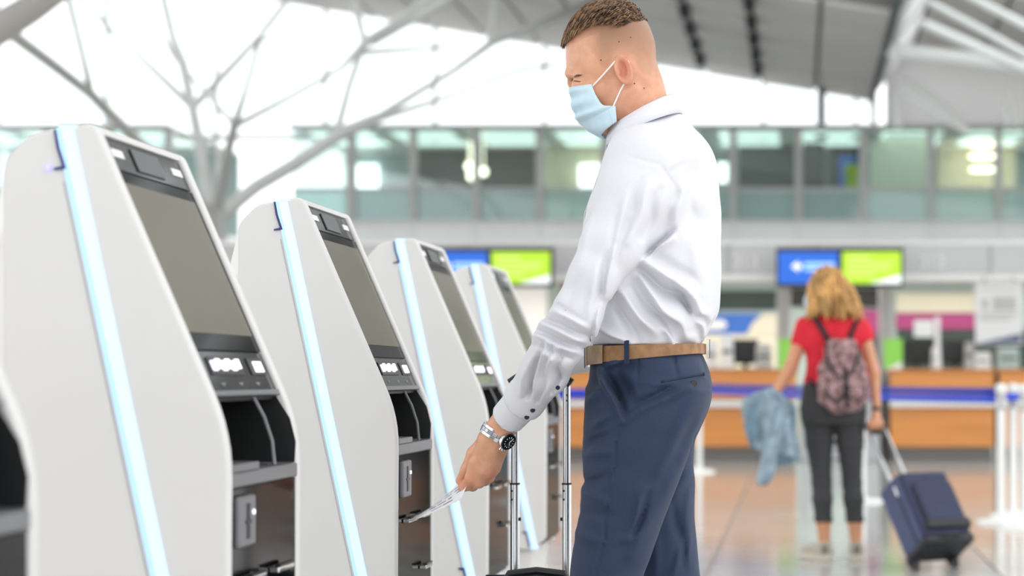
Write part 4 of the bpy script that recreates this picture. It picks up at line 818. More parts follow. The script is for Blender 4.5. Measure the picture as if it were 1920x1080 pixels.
def shirt_y(px, py):
    for it in range(3):
        Yg = 4.0 if it == 0 else ys[k]; ys = np.linspace(3.8, 4.25, 500); x, z = WX(px, Yg), WZ(py, Yg); d = shirt_sdf(np.full(500, x), ys, np.full(500, z)); k = int(np.argmax(d < 0))
    return ys[k] - .0012
for bx, by, br_ in ((988, 782, .0052), (999, 769, .0052), (1046, 727, .0045)): button(bx, by, shirt_y(bx, by), (.45, -.85, -.3), 'button_navy', shirt, br_)
# front placket strip
put('placket', G().sheet([[(WX(f, YM) - .0035, YM + s, WZ(p, YM)) for s in (-.014, .014)] for p, f in ((262, 1144), (290, 1138), (330, 1126), (400, 1101), (450, 1095), (535, 1099), (600, 1105), (640, 1111))]), 'shirt', shirt, smooth=True, world=True, solid=.002)
# ---------------------------------------------------------- trousers
Yt = 4.0
TF = pxL([(1128, 690, 1138, 725, .006, .009), (1136, 712, 1171, 788, .005, .012), (1147, 712, 1173, 772, .009, -.016), (1160, 700, 1188, 758, .013, -.009), (1172, 792, 1250, 742, .007, .008), (1190, 770, 1260, 728, .010, -.008), (1250, 745, 1305, 715, .010, .006), (1172, 795, 1150, 900, .0025, -.0035), (1150, 900, 1125, 1085, .0025, -.0035),
          (1112, 800, 1140, 775, .008, .008), (1105, 830, 1150, 815, .008, -.007), (1098, 850, 1150, 845, .009, .006), (1097, 905, 1145, 890, .008, -.006), (1100, 760, 1130, 735, .007, .006), (1092, 920, 1140, 935, .010, .005), (1090, 960, 1150, 960, .010, -.004), (1080, 1000, 1130, 1010, .01, .004),
          (1310, 740, 1240, 880, .014, .007), (1300, 790, 1225, 960, .012, -.006), (1280, 850, 1190, 1040, .012, .007), (1215, 915, 1180, 1010, .006, .006), (1222, 925, 1190, 1000, .006, -.006), (1160, 1010, 1215, 1000, .010, .003), (1255, 640, 1270, 705, .003, -.003), (1310, 665, 1322, 705, .0025, -.003), (1200, 645, 1200, 745, .002, -.002),
          (1140, 690, 1165, 680, .007, .007), (1160, 690, 1200, 690, .009, -.005), (1205, 720, 1260, 712, .008, .004)], Yt)
FF = pxL([(1300, 860, 1240, 980, .010, .007), (1290, 920, 1290, 1060, .008, .006), (1262, 930, 1285, 1070, .008, -.006), (1235, 990, 1225, 1080, .010, .005), (1304, 850, 1270, 900, .008, -.006), (1280, 1000, 1262, 1080, .006, .005)], 4.15)
def trouser_sdf(x, y, z):
    xx, zz = x + wav(x, y, z, .003), z + wav(z, x, y, .003)
    h = loftz(x, y, z, HR, 2.4); n = loftz(x, y, z, NR, 2.25); f = loftz(x, y, z, FR, 2.25)
    f = f - folds(xx, zz, FF) * np.clip((4.22 - y) / .05, 0, 1)
    d = smin(smin(h, n, .03), f, .012)
    return d - 1.5 * folds(xx, zz, TF) * np.clip((4.12 - y) / .06, 0, 1) - wav(x, y, z, .001)
tv = sdf_mesh(trouser_sdf, (WX(1040, 4.0), 3.88, .06), (WX(1360, 4.2), 4.36, WZ(640, YM)), .0045)
trs = put('trousers', tv, 'trouser', man, smooth=True, world=True)
# belt following the waist
def waist(z, off, N=64, a0=0, a1=2 * math.pi, n=2.4):
    R = np.array(sorted(HR)); zz = min(max(z, R[0, 0]), R[-1, 0]); f, b, w = [np.interp(zz, R[:, 0], R[:, i]) for i in (1, 2, 4)]; cx, a = (f + b) / 2, (b - f) / 2 + off; w = w + off; out = []
    for k in range(N):
        t = a0 + (a1 - a0) * k / (N if abs(a1 - a0) > 6 else N - 1); c, s = math.cos(t), math.sin(t)
        out.append((cx + a * math.copysign(abs(c) ** (2 / n), c), YM + w * math.copysign(abs(s) ** (2 / n), s)))
    return out
def belt_z(x, top):     # the belt hangs a little lower in front
    q = np.clip((x - WX(1113, YM)) / (WX(1313, YM) - WX(1113, YM)), 0, 1); return WZ((652 if top else 680) + ((645 if top else 661) - (652 if top else 680)) * q, YM) + (0 if top else -.003)
def strip(off0, off1, a0, a1, N=64, ext=0):
    P0 = waist(WZ(665, YM), off0, N, a0, a1); P1 = waist(WZ(665, YM), off1, N, a0, a1); cl = abs(a1 - a0) > 6
    return G().sheet([[(x, y, belt_z(x, t) + (ext if t else -ext)) for x, y in P] for P, t in ((P0, False), (P1, False), (P1, True), (P0, True))], closed=cl)
belt = put('belt', strip(.002, .0075, 0, 2 * math.pi, 96), 'belt', man, smooth=True, world=True, sharp=.6)
put('belt_tip', strip(.008, .0125, math.pi * 1.04, math.pi * 1.31, 24, .0025), 'belt_tip', belt, smooth=True, world=True, sharp=.6)
put('buckle', strip(.006, .015, math.pi * .93, math.pi * 1.06, 10, .006), 'steel2', belt, smooth=True, world=True, sharp=.6)
for a in (1.12, 1.44, 1.965, .6, .3): put('belt_loop', strip(.010 if a != 1.12 else .013, .0165, math.pi * a, math.pi * (a + .022), 4, .009), 'trouser_dark', trs, world=True)
# back pocket welt, button and stitching
def hip_y(px, py, off):
    x, z = WX(px, 3.98), WZ(py, 3.98); ys = np.linspace(3.85, 4.13, 400); d = trouser_sdf(np.full(400, x), ys, np.full(400, z)); k = np.argmax(d < 0); return (x, ys[k] - off, z)
for o0, rowp in (('pocket_welt', ((1243, 717, 1325, 702), (1243, 713.5, 1325, 698.5))),):
    rows = [[hip_y(a + (c - a) * k / 12, b + (d_ - b) * k / 12, .0014) for k in range(13)] for a, b, c, d_ in rowp]
    put('pocket_welt', G().sheet(rows), 'trouser_dark', trs, smooth=True, world=True, solid=.002)
b_ = hip_y(1301, 719, .003); put('pocket_button', G().disc(b_, (.45, -1, 0), .0068, .004, 16), 'button_black', trs, smooth=True, world=True)
# ---------------------------------------------------------- shoes
for nm, xr, Yc in (('shoe', 1160, 4.02), ('shoe', 1285, 4.23)):
    xc = WX(xr, Yc)
    v = sdf_mesh(lambda x, y, z: smax(smin(ell(x, y, z, (xc - .12, Yc, .035), (.115, .047, .05)), rcone(x, y, z, (xc + .03, Yc, .045), (xc - .02, Yc, .07), .042, .045), .04), -z + .001, .004), (xc - .28, Yc - .1, -.01), (xc + .12, Yc + .1, .16), .006)
    put('shoe', v, 'shoe', man, smooth=True, world=True)
# ---------------------------------------------------------- mask
def lerp_pts(L, v): a = np.array([p[0] for p in L]); return [np.interp(v, a, [p[i] for p in L]) for i in (1, 2)]
Cc = [(0, 1071, 165), (.15, 1072, 180), (.4, 1076, 205), (.6, 1084, 225), (.8, 1101, 243), (1, 1132, 256)]
Sc = [(0, 1109, 158), (.28, 1116, 176), (.5, 1126, 193), (.62, 1132, 198), (.75, 1154, 199), (1, 1156.5, 228)]
Wc = [(0, .067, 0), (.3, .074, 0), (.6, .076, 0), (.75, .075, 0), (1, .068, 0)]
rows = []
for i in range(33):
    v = i / 32; cx_, cz_ = lerp_pts(Cc, v); sx_, sz_ = lerp_pts(Sc, v); hw = lerp_pts(Wc, v)[0]; r = []
    for k in range(-20, 21):
        u = k / 20; ph = abs(u) * math.pi / 2; q = 1 - math.cos(ph)
        pl = .0028 * math.sin(v * math.pi * 7) * math.sin(abs(u) * math.pi) + .004 * math.exp(-((v - .55 - .12 * abs(u)) / .03) ** 2) * math.sin(abs(u) * math.pi) - .004 * math.exp(-((v - .68 - .05 * abs(u)) / .035) ** 2)
        yv = YH + math.copysign(hw * math.sin(ph) + .004 + pl, u) if k else YH
        X, _, Z = P_(cx_ + (sx_ - cx_) * q, cz_ + (sz_ - cz_) * q, YH - abs(yv - YH))
        r.append((X - pl * math.cos(ph) - .009 * math.sin(2 * ph), yv, Z))
    rows.append(r)
msk = put('face_mask', G().sheet(rows), 'mask_blue', man, smooth=True, world=True, solid=.0022, sharp=0)
for s in (-1, 1):
    put('ear_loop', G().tube([P_(1110, 163, YH + s * .066), P_(1132, 139, YH + s * .081), P_(1154, 114, YH + s * .0855), P_(1166, 108, YH + s * .088), P_(1178, 115, YH + s * .086), P_(1183, 130, YH + s * .084), P_(1174, 150, YH + s * .084), P_(1163, 170, YH + s * .076), P_(1150, 199, YH + s * .073)], .0017, 8), 'strap_white', msk, smooth=True, world=True)
    put('seam', G().tube([tuple(np.array(rows[i][20 + s * 18]) + np.array((0, s * .0012, 0))) for i in range(24, 33)], .0008, 6), 'mask_blue', msk, smooth=True, world=True)
# eye, brow
def surf(a, b, s):
    ys = YH + s * np.linspace(.11, .0, 260); x, z = WX(a, YH - .04), WZ(b, YH - .04); d = head_sdf(np.full(260, x), ys, np.full(260, z)); k = int(np.argmax(d < 0))
    return np.array((x, ys[k], z)) if d[k] < 0 else None
for s in (-1, 1):
    e = put('eye', G().lathe([(.0002, -.0115), (.0066, -.0094), (.0104, -.005), (.0116, 0), (.0104, .005), (.0066, .0094), (.0002, .0115)], P_(1086, 155.5, YH + s * .0395), 16), 'eye_white', man, smooth=True, world=True)
    put('iris', G().disc(np.array(P_(1086, 155.5, YH + s * .0395)) + np.array((-.0088, s * .0068, -.002)), (-.8, s * .6, -.15), .0048, .002, 12), 'iris', e, world=True)
    g = G()
    for k in range(60):
        q = random.random(); a = surf(1069 + 19 * q, 149 - 5.5 * q + random.uniform(-1.6, 1.4) + 5 * max(0, q - .75), s)
        if a is not None: g.tube([tuple(a), tuple(a + np.array((.007, s * .003, .001 + .002 * (1 - q))))], [.0009, .0003], 4)
    put('eyebrow', g, 'brow', man, world=True)
    # lashes
    g = G()
    for k in range(10):
        a = surf(1078 + k * 1.4, 152.8 + k * .25, s)
        if a is not None: g.tube([tuple(a), tuple(a + np.array((-.003, s * .003, -.0015)))], [.0006, .0002], 4)
    put('eyelash', g, 'brow', man, world=True)
# ---------------------------------------------------------- hair
def hair_line(px): return np.interp(px, [1050, 1060, 1070, 1080, 1098, 1124, 1165, 1200, 1222], [88, 86, 84, 77, 66, 58, 61, 50, 44])
hair_rows = rowsM([(3, 1130, 1160, .012), (7, 1114, 1180, .04), (14, 1101, 1195, .056), (26, 1087, 1204, .068), (42, 1075, 1213, .075), (60, 1065, 1221, .078), (80, 1059, 1226, .079), (96, 1058, 1226, .078), (110, 1060, 1224, .077)], YH)
def hair_sdf(x, y, z):
    d = loftz(x, y, z, hair_rows, 2.2, taper=.1); px = x * F / YH + CX; py = CY - (z - CZ) * F / YH
    st = .5 * .0022 * np.sin(520 * y + 40 * z + 4 * np.sin(60 * x)) + .0008 * np.sin(330 * z + 160 * x + 3 * np.sin(90 * y)) + .0012 * np.sin(800 * y + 90 * x)
    return smax(d + st, (py - hair_line(px)) * YH / F, .006)
hs_ = sdf_mesh(hair_sdf, (WX(1040, YH), YH - .1, WZ(115, YH)), (WX(1240, YH), YH + .1, WZ(-12, YH)), .0025)
hair = put('hair', hs_, 'hair_brown', man, smooth=True, world=True)
V = hs_[0]; idx = np.random.default_rng(3).permutation(len(V))[:5200]; g = G(); gd = G(); c0 = np.array(P_(1140, 95, YH))
for i in idx:
    p = V[i]; px = p[0] * F / YH + CX; py = CY - (p[2] - CZ) * F / YH
    if py > hair_line(px) + 4: continue
    n = p - c0; n = n / np.linalg.norm(n); q = np.clip((1225 - px) / 170, 0, 1)
    dr = np.array((-.5 * q - .15, 0, -.75 * q + .1 * (1 - q))) + n * .12 + np.random.default_rng(int(i)).normal(0, .05, 3); dr[1] += (p[1] - YH) * 3
    dr -= n * dr.dot(n) * .9; dr /= np.linalg.norm(dr); L = .014 + .008 * q; m = p + dr * L * .5 + n * .0016; e = p + dr * L + n * .0004 + np.array((0, 0, -.002))
    if CY - (e[2] - CZ) * F / YH > hair_line(e[0] * F / YH + CX) + 5: continue
    (g if i % 2 else gd).tube([tuple(p - n * .002), tuple(m), tuple(e)], [.0013, .0013, .0003], 3, cap=False)
put('strands', g, 'hair_tip', hair, smooth=True, world=True, sharp=0); put('strands', gd, 'hair_deep', hair, smooth=True, world=True, sharp=0)
for (a, b) in ((1189, 156), (1206, 163), (1127, 113), (1161, 79), (1182, 70)):
    ys = np.linspace(YH - .11, YH, 300); x, z = WX(a, YH - .075), WZ(b, YH - .075); d = head_sdf(np.full(300, x), ys, np.full(300, z)); k = np.argmax(d < 0); put('mole', G().disc((x, ys[k], z), (0, 1, 0), .0016, .001, 8), 'mole', man, world=True)
# ---------------------------------------------------------- watch
wc = np.array(P_(931, 812, 4.099)); wa = np.array((-.47, .08, -.86)); wa /= np.linalg.norm(wa)
pv = np.array((.86, 0, -.47)); pv -= wa * pv.dot(wa); pv /= np.linalg.norm(pv); cv = np.cross(wa, pv); cv = cv if cv[1] < 0 else -cv    # cv points to the camera
RW = .0318
def wp(a, r, t=0): return wc + (pv * math.sin(a) + cv * math.cos(a)) * r + wa * t
wt = put('wrist_watch', G().tube([tuple(wp(.92, RW - .002)), tuple(wp(.92, RW + .004)), tuple(wp(.92, RW + .0095))], [.0165, .019, .0185], 28), 'steel', man, smooth=True, world=True, sharp=.5); wt['label'] = 'steel chronograph watch with black dial'
nd = np.array(wp(.92, 1)) - wc; nd /= np.linalg.norm(nd); c1 = wp(.92, RW + .0095); tu = wa; tv_ = np.cross(nd, wa)
put('bezel', G().tube([tuple(c1 - nd * .0005), tuple(c1 + nd * .002), tuple(c1 + nd * .0025)], [.0182, .0172, .015], 28), 'dial', wt, smooth=True, world=True)
put('dial', G().tube([tuple(c1), tuple(c1 + nd * .0028)], [.0148, .0146], 28), 'dial', wt, smooth=True, world=True)
for k in range(12):
    a = k * math.pi / 6; q = c1 + nd * .003 + (tu * math.cos(a) + tv_ * math.sin(a)) * .0122; q2 = c1 + nd * .003 + (tu * math.cos(a) + tv_ * math.sin(a)) * .0098
    put('hour_mark', G().tube([tuple(q), tuple(q2)], .0008, 5), 'lume', wt, world=True)
for (u, v, r) in ((.006, 0, .0036), (-.006, 0, .0036), (0, .006, .0036)): put('sub_dial', G().tube([tuple(c1 + nd * .0029 + tu * u + tv_ * v), tuple(c1 + nd * .0032 + tu * u + tv_ * v)], r, 14), 'steel2', wt, world=True)
for a, L in ((.6, .0075), (2.6, .0105)): put('hand', G().tube([tuple(c1 + nd * .0036), tuple(c1 + nd * .0036 + (tu * math.cos(a) + tv_ * math.sin(a)) * L)], .0006, 5), 'lume', wt, world=True)
for a in (.35, 0, -.35): put('pusher', G().tube([tuple(c1 - nd * .005 + (tu * math.cos(a + 0.1) + tv_ * math.sin(a)) * .018), tuple(c1 - nd * .005 + (tu * math.cos(a + .1) + tv_ * math.sin(a)) * .023)], .0022, 10), 'steel', wt, smooth=True, world=True)
N = 17
for k in range(N):
    a = .92 - .62 - (2 * math.pi - 1.24) * k / (N - 1); wdt = .0105 if k else .012
    for j, (t0, t1) in enumerate(((-1, -.38), (-.36, .36), (.38, 1))):
        da = .155 if j != 1 else .145; sh = .0 if j != 1 else .09; p = []
        for rr in (RW - .0035, RW + .0012 + (.0006 if j == 1 else 0)):
            for aa, tt in ((a - da + sh, t0), (a + da + sh, t0), (a + da + sh, t1), (a - da + sh, t1)): p.append(tuple(wp(aa, rr + (0 if k % 2 else .0003), tt * wdt)))
        put('link', G().hexa(p), 'steel' if j != 1 else 'steel2', wt, world=True, bevel=.0007, seg=2)
# ---------------------------------------------------------- paper slip
mat('paper', '#eeedf2', .6); mat('ink', '#6d6a78', .7)
A0 = np.array((KF + .012, 4.291 + .125, .7045)); A1 = np.array(P_(868, 914, 4.153))
def paper_pt(s, t):
    s_ = s; c = A0 + (A1 - A0) * s_; c[2] += -.003 * math.sin(math.pi * s_); tw = .02 + .6 * s_
    ax = (A1 - A0) / np.linalg.norm(A1 - A0); hz = np.array((0, 1., 0)); hz -= ax * hz.dot(ax); hz /= np.linalg.norm(hz); up = np.cross(hz, ax); up = up if up[2] > 0 else -up
    return c + (hz * math.cos(tw) + up * math.sin(tw)) * t * .034
pp = G().sheet([[tuple(paper_pt(i / 24 * 1.08, t / 6 - 1)) for t in range(13)] for i in range(25)])
pap = thing('paper_slip', pp, 'paper', 'printed paper slip between the man\'s fingers and the kiosk slot', 'paper', smooth=True, solid=.0004)
for (s0, s1, t0, t1) in ((.55, .62, .5, .62), (.66, .7, .5, .62), (.74, .86, .5, .6), (.45, .56, .1, .2), (.6, .75, .12, .22), (.82, .9, .1, .24), (.4, .52, -.35, -.2), (.56, .72, -.35, -.22), (.76, .83, -.36, -.2), (.5, .7, -.7, -.62), (.72, .9, -.72, -.6), (.9, .97, .4, .6), (.3, .38, .0, .15), (.9, .97, -.2, -.1)):
    n = max(2, int((s1 - s0) / .02)); 
    for k in range(n):
        a, b = s0 + (s1 - s0) * k / n, s0 + (s1 - s0) * (k + .7) / n; o = np.array((0, -.0008, .0004))
        put('print', G().add([tuple(paper_pt(a, t0) + o), tuple(paper_pt(b, t0) + o), tuple(paper_pt(b, t1) + o), tuple(paper_pt(a, t1) + o)], [(0, 1, 2, 3)]), 'ink', pap, world=True)
# ============================================================ the woman with backpack, jacket and suitcase
mat('tee_red', '#d41f33', .8, noise=(40, .08)); mat('legging', '#3b3b3d', .85, noise=(60, .08)); mat('hair_blond', '#8f6437', .5, noise=(25, .35)); mat('hair_light', '#d3a566', .5, noise=(12, .3)); mat('strap_black', '#1d1b1d', .7); mat('trim_black', '#2a2424', .6)
mat('sneaker', '#b3aa9c', .7, noise=(20, .06)); mat('sneaker_sole', '#cfc7b8', .6); mat('sneaker_dark', '#77736d', .7); mat('denim', '#93a8b5', .85, noise=(18, .22), bump=(200, .2, .002)); mat('denim_dark', '#738d9d', .85, noise=(18, .15))
mat('case_navy', '#2f3550', .75, noise=(30, .12), bump=(300, .2, .002)); mat('case_side', '#4c5373', .75, noise=(30, .1), bump=(300, .2, .002)); mat('case_trim', '#16171d', .5); mat('band_black', '#121214', .4)
m = mat('snake', '#b08a8c', .7); nt = m.node_tree; b = nt.nodes['Principled BSDF']; tc = nt.nodes.new('ShaderNodeTexCoord'); vo = nt.nodes.new('ShaderNodeTexVoronoi'); vo.feature = 'DISTANCE_TO_EDGE'; vo.inputs['Scale'].default_value = 55
ns = nt.nodes.new('ShaderNodeTexNoise'); ns.inputs['Scale'].default_value = 26; ns.inputs['Detail'].default_value = 3; r1 = nt.nodes.new('ShaderNodeValToRGB'); r1.color_ramp.elements[0].position = .02; r1.color_ramp.elements[1].position = .12
r1.color_ramp.elements[0].color = (*srgb('#4d3436'), 1); r1.color_ramp.elements[1].color = (*srgb('#c9a3a4'), 1); r2 = nt.nodes.new('ShaderNodeValToRGB'); r2.color_ramp.elements[0].position = .44; r2.color_ramp.elements[1].position = .56; r2.color_ramp.elements[0].color = (.42, .38, .38, 1); r2.color_ramp.elements[1].color = (1, 1, 1, 1)
mm = nt.nodes.new('ShaderNodeMix'); mm.data_type = 'RGBA'; mm.blend_type = 'MULTIPLY'; mm.inputs[0].default_value = 1
nt.links.new(tc.outputs['Object'], vo.inputs['Vector']); nt.links.new(tc.outputs['Object'], ns.inputs['Vector']); nt.links.new(vo.outputs[0], r1.inputs[0]); nt.links.new(ns.outputs['Fac'], r2.inputs[0]); nt.links.new(r1.outputs[0], mm.inputs[6]); nt.links.new(r2.outputs[0], mm.inputs[7]); nt.links.new(mm.outputs[2], b.inputs['Base Color'])
YW = 10.98
def Q(px, py, dy=0): p = W(px, py, YW); return (p[0], YW + dy, p[2])
def rowsW(tab, dyc=0): return spline([(WZ(r[0], YW), WX(r[1], YW), WX(r[2], YW), YW + (r[4] if len(r) > 4 else dyc), r[3]) for r in tab], 40)
tor = rowsW([(592, 1538, 1588, .05), (599, 1514, 1612, .078), (615, 1503, 1621, .098), (650, 1509, 1615, .11), (690, 1514, 1609, .1), (715, 1509, 1614, .102), (745, 1503, 1620, .115, -.01), (770, 1501, 1621, .125, -.02), (795, 1506, 1617, .115, -.015)])
legL = [Q(1534, 770), Q(1536, 830), Q(1541, 905, .01), Q(1542, 935, -.01), Q(1544, 980), Q(1546, 1022)]; legR = [Q(1592, 770), Q(1594, 830), Q(1598, 905, .01), Q(1600, 935, -.01), Q(1603, 980), Q(1606, 1024)]; lr = [.094, .073, .0525, .054, .042, .034]
armL = [Q(1508, 614), Q(1483, 688, -.03), Q(1455, 735, -.10)]; armR = [Q(1616, 614), Q(1638, 700, -.02), Q(1643, 768, -.05)]
hc = np.array(Q(1546, 543)); fd = np.array((-.84, .54, -.05))
hdl = np.array(Q(1641, 797, -.07))
def fist(x, y, z, c, k):
    d = ell(x, y, z, (c[0], c[1], c[2] + .022), (.036, .024, .028))
    for i in range(4):
        o = -.03 + i * .02; d = smin(d, chain(x, y, z, [(c[0] + o, c[1] - .012, c[2] + .025), (c[0] + o, c[1] - .026, c[2] + .004), (c[0] + o, c[1] - .012, c[2] - .018)], [.0115, .0105, .009], .005), .005)
    return smin(d, chain(x, y, z, [(c[0] - .03, c[1] + .01, c[2] + .02), (c[0] - .036, c[1] - .008, c[2]), (c[0] - .02, c[1] - .02, c[2] - .012)], [.013, .011, .009], .005), .006)
hl_ = np.array(Q(1447, 748, -.12))
def wbody(x, y, z):
    d = loftz(x, y, z, shrink(tor, .012), 2.2)
    for s, L in ((-1, legL), (1, legR)): d = smin(d, chain(x, y, z, L, [r - .006 if i < 4 else r - .002 for i, r in enumerate(lr)], .02), .02)
    d = smin(d, rcone(x, y, z, Q(1548, 572), Q(1558, 606), .048, .055), .03)
    d = smin(d, chain(x, y, z, armL, [.044, .036, .025], .02), .02); d = smin(d, chain(x, y, z, armR, [.042, .033, .024], .02), .02)
    h = ell(x, y, z, tuple(hc), (.078, .082, .112)); h = smin(h, ell(x, y, z, tuple(hc + fd * .035 + np.array((0, 0, -.05))), (.055, .055, .06)), .03)
    h = smin(h, rcone(x, y, z, tuple(hc + fd * .085 + np.array((0, 0, .0))), tuple(hc + fd * .112 + np.array((0, 0, -.035))), .01, .014), .012)
    d = smin(d, h, .02)
    d = smin(d, fist(x, y, z, hdl, 0), .012); d = smin(d, rcone(x, y, z, armR[2], tuple(hdl + np.array((0, 0, .03))), .023, .024), .015)
    d = smin(d, fist(x, y, z, hl_, 0), .012); d = smin(d, rcone(x, y, z, armL[2], tuple(hl_ + np.array((0, 0, .02))), .024, .022), .015)
    for L, dx, dy in ((legL, -.07, .09), (legR, .01, .11)):
        a = L[-1]; d = smin(d, rcone(x, y, z, (a[0], a[1], .06), (a[0] + dx, a[1] + dy, .035), .034, .026), .02)
    return d
wloc = (WX(1565, YW), YW, 0)
wv = sdf_mesh(wbody, (WX(1425, YW), YW - .26, 0.0), (WX(1670, YW), YW + .27, WZ(490, YW)), .0065)
wom = put('person', (wv[0] - np.array(wloc, np.float32), wv[1]), 'skin_w', smooth=True); wom.location = wloc; ORG[wom.name] = Vector(wloc); set_tone(wom, np.zeros(len(wv[0])))
tag(wom, 'person with curly blond hair in red shirt seen from behind holding a jacket', 'person')
def tee(x, y, z):
    d = loftz(x, y, z, shrink(tor, -.008), 2.3); d = np.maximum(d, WZ(719, YW) - z)
    for s, (a, b) in ((-1, (Q(1510, 612), Q(1497, 650, -.01))), (1, (Q(1613, 612), Q(1626, 642, -.01)))):
        u = np.array(b) - np.array(a); L = np.linalg.norm(u); u /= L; t = (x - a[0]) * u[0] + (y - a[1]) * u[1] + (z - a[2]) * u[2]
        d = smin(d, np.maximum(rcone(x, y, z, a, tuple(np.array(b) + u * .03), .056, .05), t - L), .02)
    d = smin(d, rcone(x, y, z, Q(1530, 603), Q(1592, 603), .05, .05), .03)
    return smax(d, -rcone(x, y, z, Q(1556, 590), Q(1552, 560), .06, .07), .01) - .002 * np.sin(60 * x + 20 * z) - .002 * np.sin(45 * z - 30 * x)
put('tee_shirt', sdf_mesh(tee, (WX(1470, YW), YW - .17, WZ(735, YW)), (WX(1655, YW), YW + .17, WZ(575, YW)), .0065), 'tee_red', wom, smooth=True, world=True)
def pant(x, y, z):
    d = np.maximum(loftz(x, y, z, shrink(tor, -.003), 2.2), z - WZ(708, YW))
    for L in (legL, legR): d = smin(d, chain(x, y, z, L, [r + .001 if i < 4 else r + .005 for i, r in enumerate(lr)], .02), .022)
    d = smax(d, -rcone(x, y, z, Q(1561, 720, -.16), Q(1563, 800, -.15), .02, .02), .03)
    for L in (legL, legR): a = np.array(L[4]); d = smin(d, np.maximum(rcone(x, y, z, (a[0], a[1], a[2] - .01), (a[0], a[1], a[2] + .04), .051, .052), np.abs(z - a[2] - .012) - .018), .004)
    return np.maximum(d, WZ(979, YW) - z) - .0012 * np.sin(130 * z + 25 * x)
put('leggings', sdf_mesh(pant, (WX(1480, YW), YW - .18, WZ(985, YW)), (WX(1640, YW), YW + .16, WZ(700, YW)), .0065), 'legging', wom, smooth=True, world=True)
for L, dx, dy in ((legL, -.1, .10), (legR, .012, .16)):
    a = L[-1]; c = (a[0], a[1])
    up = lambda x, y, z: smax(smax(smin(rcone(x, y, z, (c[0], c[1] - .01, .05), (c[0] + dx, c[1] + dy, .04), .042, .036), rcone(x, y, z, (c[0], c[1] - .005, .05), (c[0], c[1], .1), .043, .041), .02), .018 - z, .004), z - .1, .006)
    bx0, bx1 = (c[0] + min(dx, 0) - .08, c[1] - .08, -.01), (c[0] + max(dx, 0) + .08, c[1] + dy + .08, .12)
    sh = put('sneaker', sdf_mesh(up, bx0, bx1, .005), 'sneaker', wom, smooth=True, world=True)
    put('sole', sdf_mesh(lambda x, y, z: smax(rcone(x, y, z * .0 + .03, (c[0], c[1] - .012, .03), (c[0] + dx, c[1] + dy, .03), .046, .042), np.abs(z - .016) - .0155, .004), bx0, bx1, .005), 'sneaker_sole', sh, smooth=True, world=True)
    put('heel_patch', G().box(c[0] - .018, c[0] + .018, c[1] - .056, c[1] - .046, .035, .085), 'sneaker_dark', sh, world=True, bevel=.006)
fm = np.array(fd); sd_ = np.cross(fm, (0, 0, 1)); rows = []
for i in range(9):
    v = i / 8; r = []
    for k in range(-8, 9):
        u = k / 8; p = hc + fd * (.124 * math.cos(u * 1.15) - .02 + .022 * math.sin(v * math.pi)) + sd_ * (.072 * math.sin(u * 1.25)) + np.array((0, 0, -.012 - .1 * v)); r.append(tuple(p))
    rows.append(r)
put('face_mask', G().sheet(rows), 'mask_blue', wom, smooth=True, world=True, solid=.003, sharp=0)
# hair: a soft mass with wavy locks
def whair(x, y, z):
    d = ell(x, y, z, tuple(hc + np.array((.012, -.012, .018))), (.092, .09, .112))
    d = smin(d, ell(x, y, z, Q(1566, 558, -.06), (.095, .06, .12)), .04); d = smin(d, ell(x, y, z, Q(1590, 575, -.05), (.06, .05, .075)), .03); d = smin(d, ell(x, y, z, Q(1530, 570, -.04), (.045, .04, .07)), .03)
    d = smax(d, -ell(x, y, z, tuple(hc + fd * .11 + np.array((0, -.01, -.035))), (.07, .075, .09)), .02)
    return d - .006 * np.sin(70 * x + 30 * z + 2 * np.sin(50 * z)) * np.sin(60 * z + 40 * y) - .003 * np.sin(160 * x + 60 * z)
hv2 = sdf_mesh(whair, (WX(1490, YW), YW - .18, WZ(620, YW)), (WX(1635, YW), YW + .14, WZ(488, YW)), .006)
wh = put('hair', hv2, 'hair_blond', wom, smooth=True, world=True)
g = G(); rg_ = np.random.default_rng(5); V2 = hv2[0]
for i in rg_.permutation(len(V2))[:520]:
    p = V2[i].astype(float)
    if p[1] > YW + .05: continue
    n = p - (hc + np.array((.02, 0, -.03))); n /= np.linalg.norm(n); ph = rg_.uniform(0, 6.28); L = rg_.uniform(.05, .11); pts = []; am = rg_.uniform(.004, .009)
    for k in range(7):
        q = k / 6; dn = np.array((.25 * n[0] + .12, -.12, -1.0)); pts.append(tuple(p + dn * L * q + n * (.006 + .006 * math.sin(ph + q * 9)) + np.array((am * math.sin(ph + 8 * q), 0, am * math.cos(ph + 8 * q)))))
    if pts[-1][2] < WZ(604, YW): continue
    g.tube(pts, [.0045, .006, .0065, .0065, .006, .0045, .001], 5, cap=False)
put('curl', g, 'hair_light', wh, smooth=True, world=True, sharp=0)
put('wristband', G().tube([tuple(np.array(armR[2]) + np.array((0, 0, -.006))), tuple(np.array(armR[2]) + np.array((0, 0, .016)))], .0285, 16), 'band_black', wom, smooth=True, world=True)
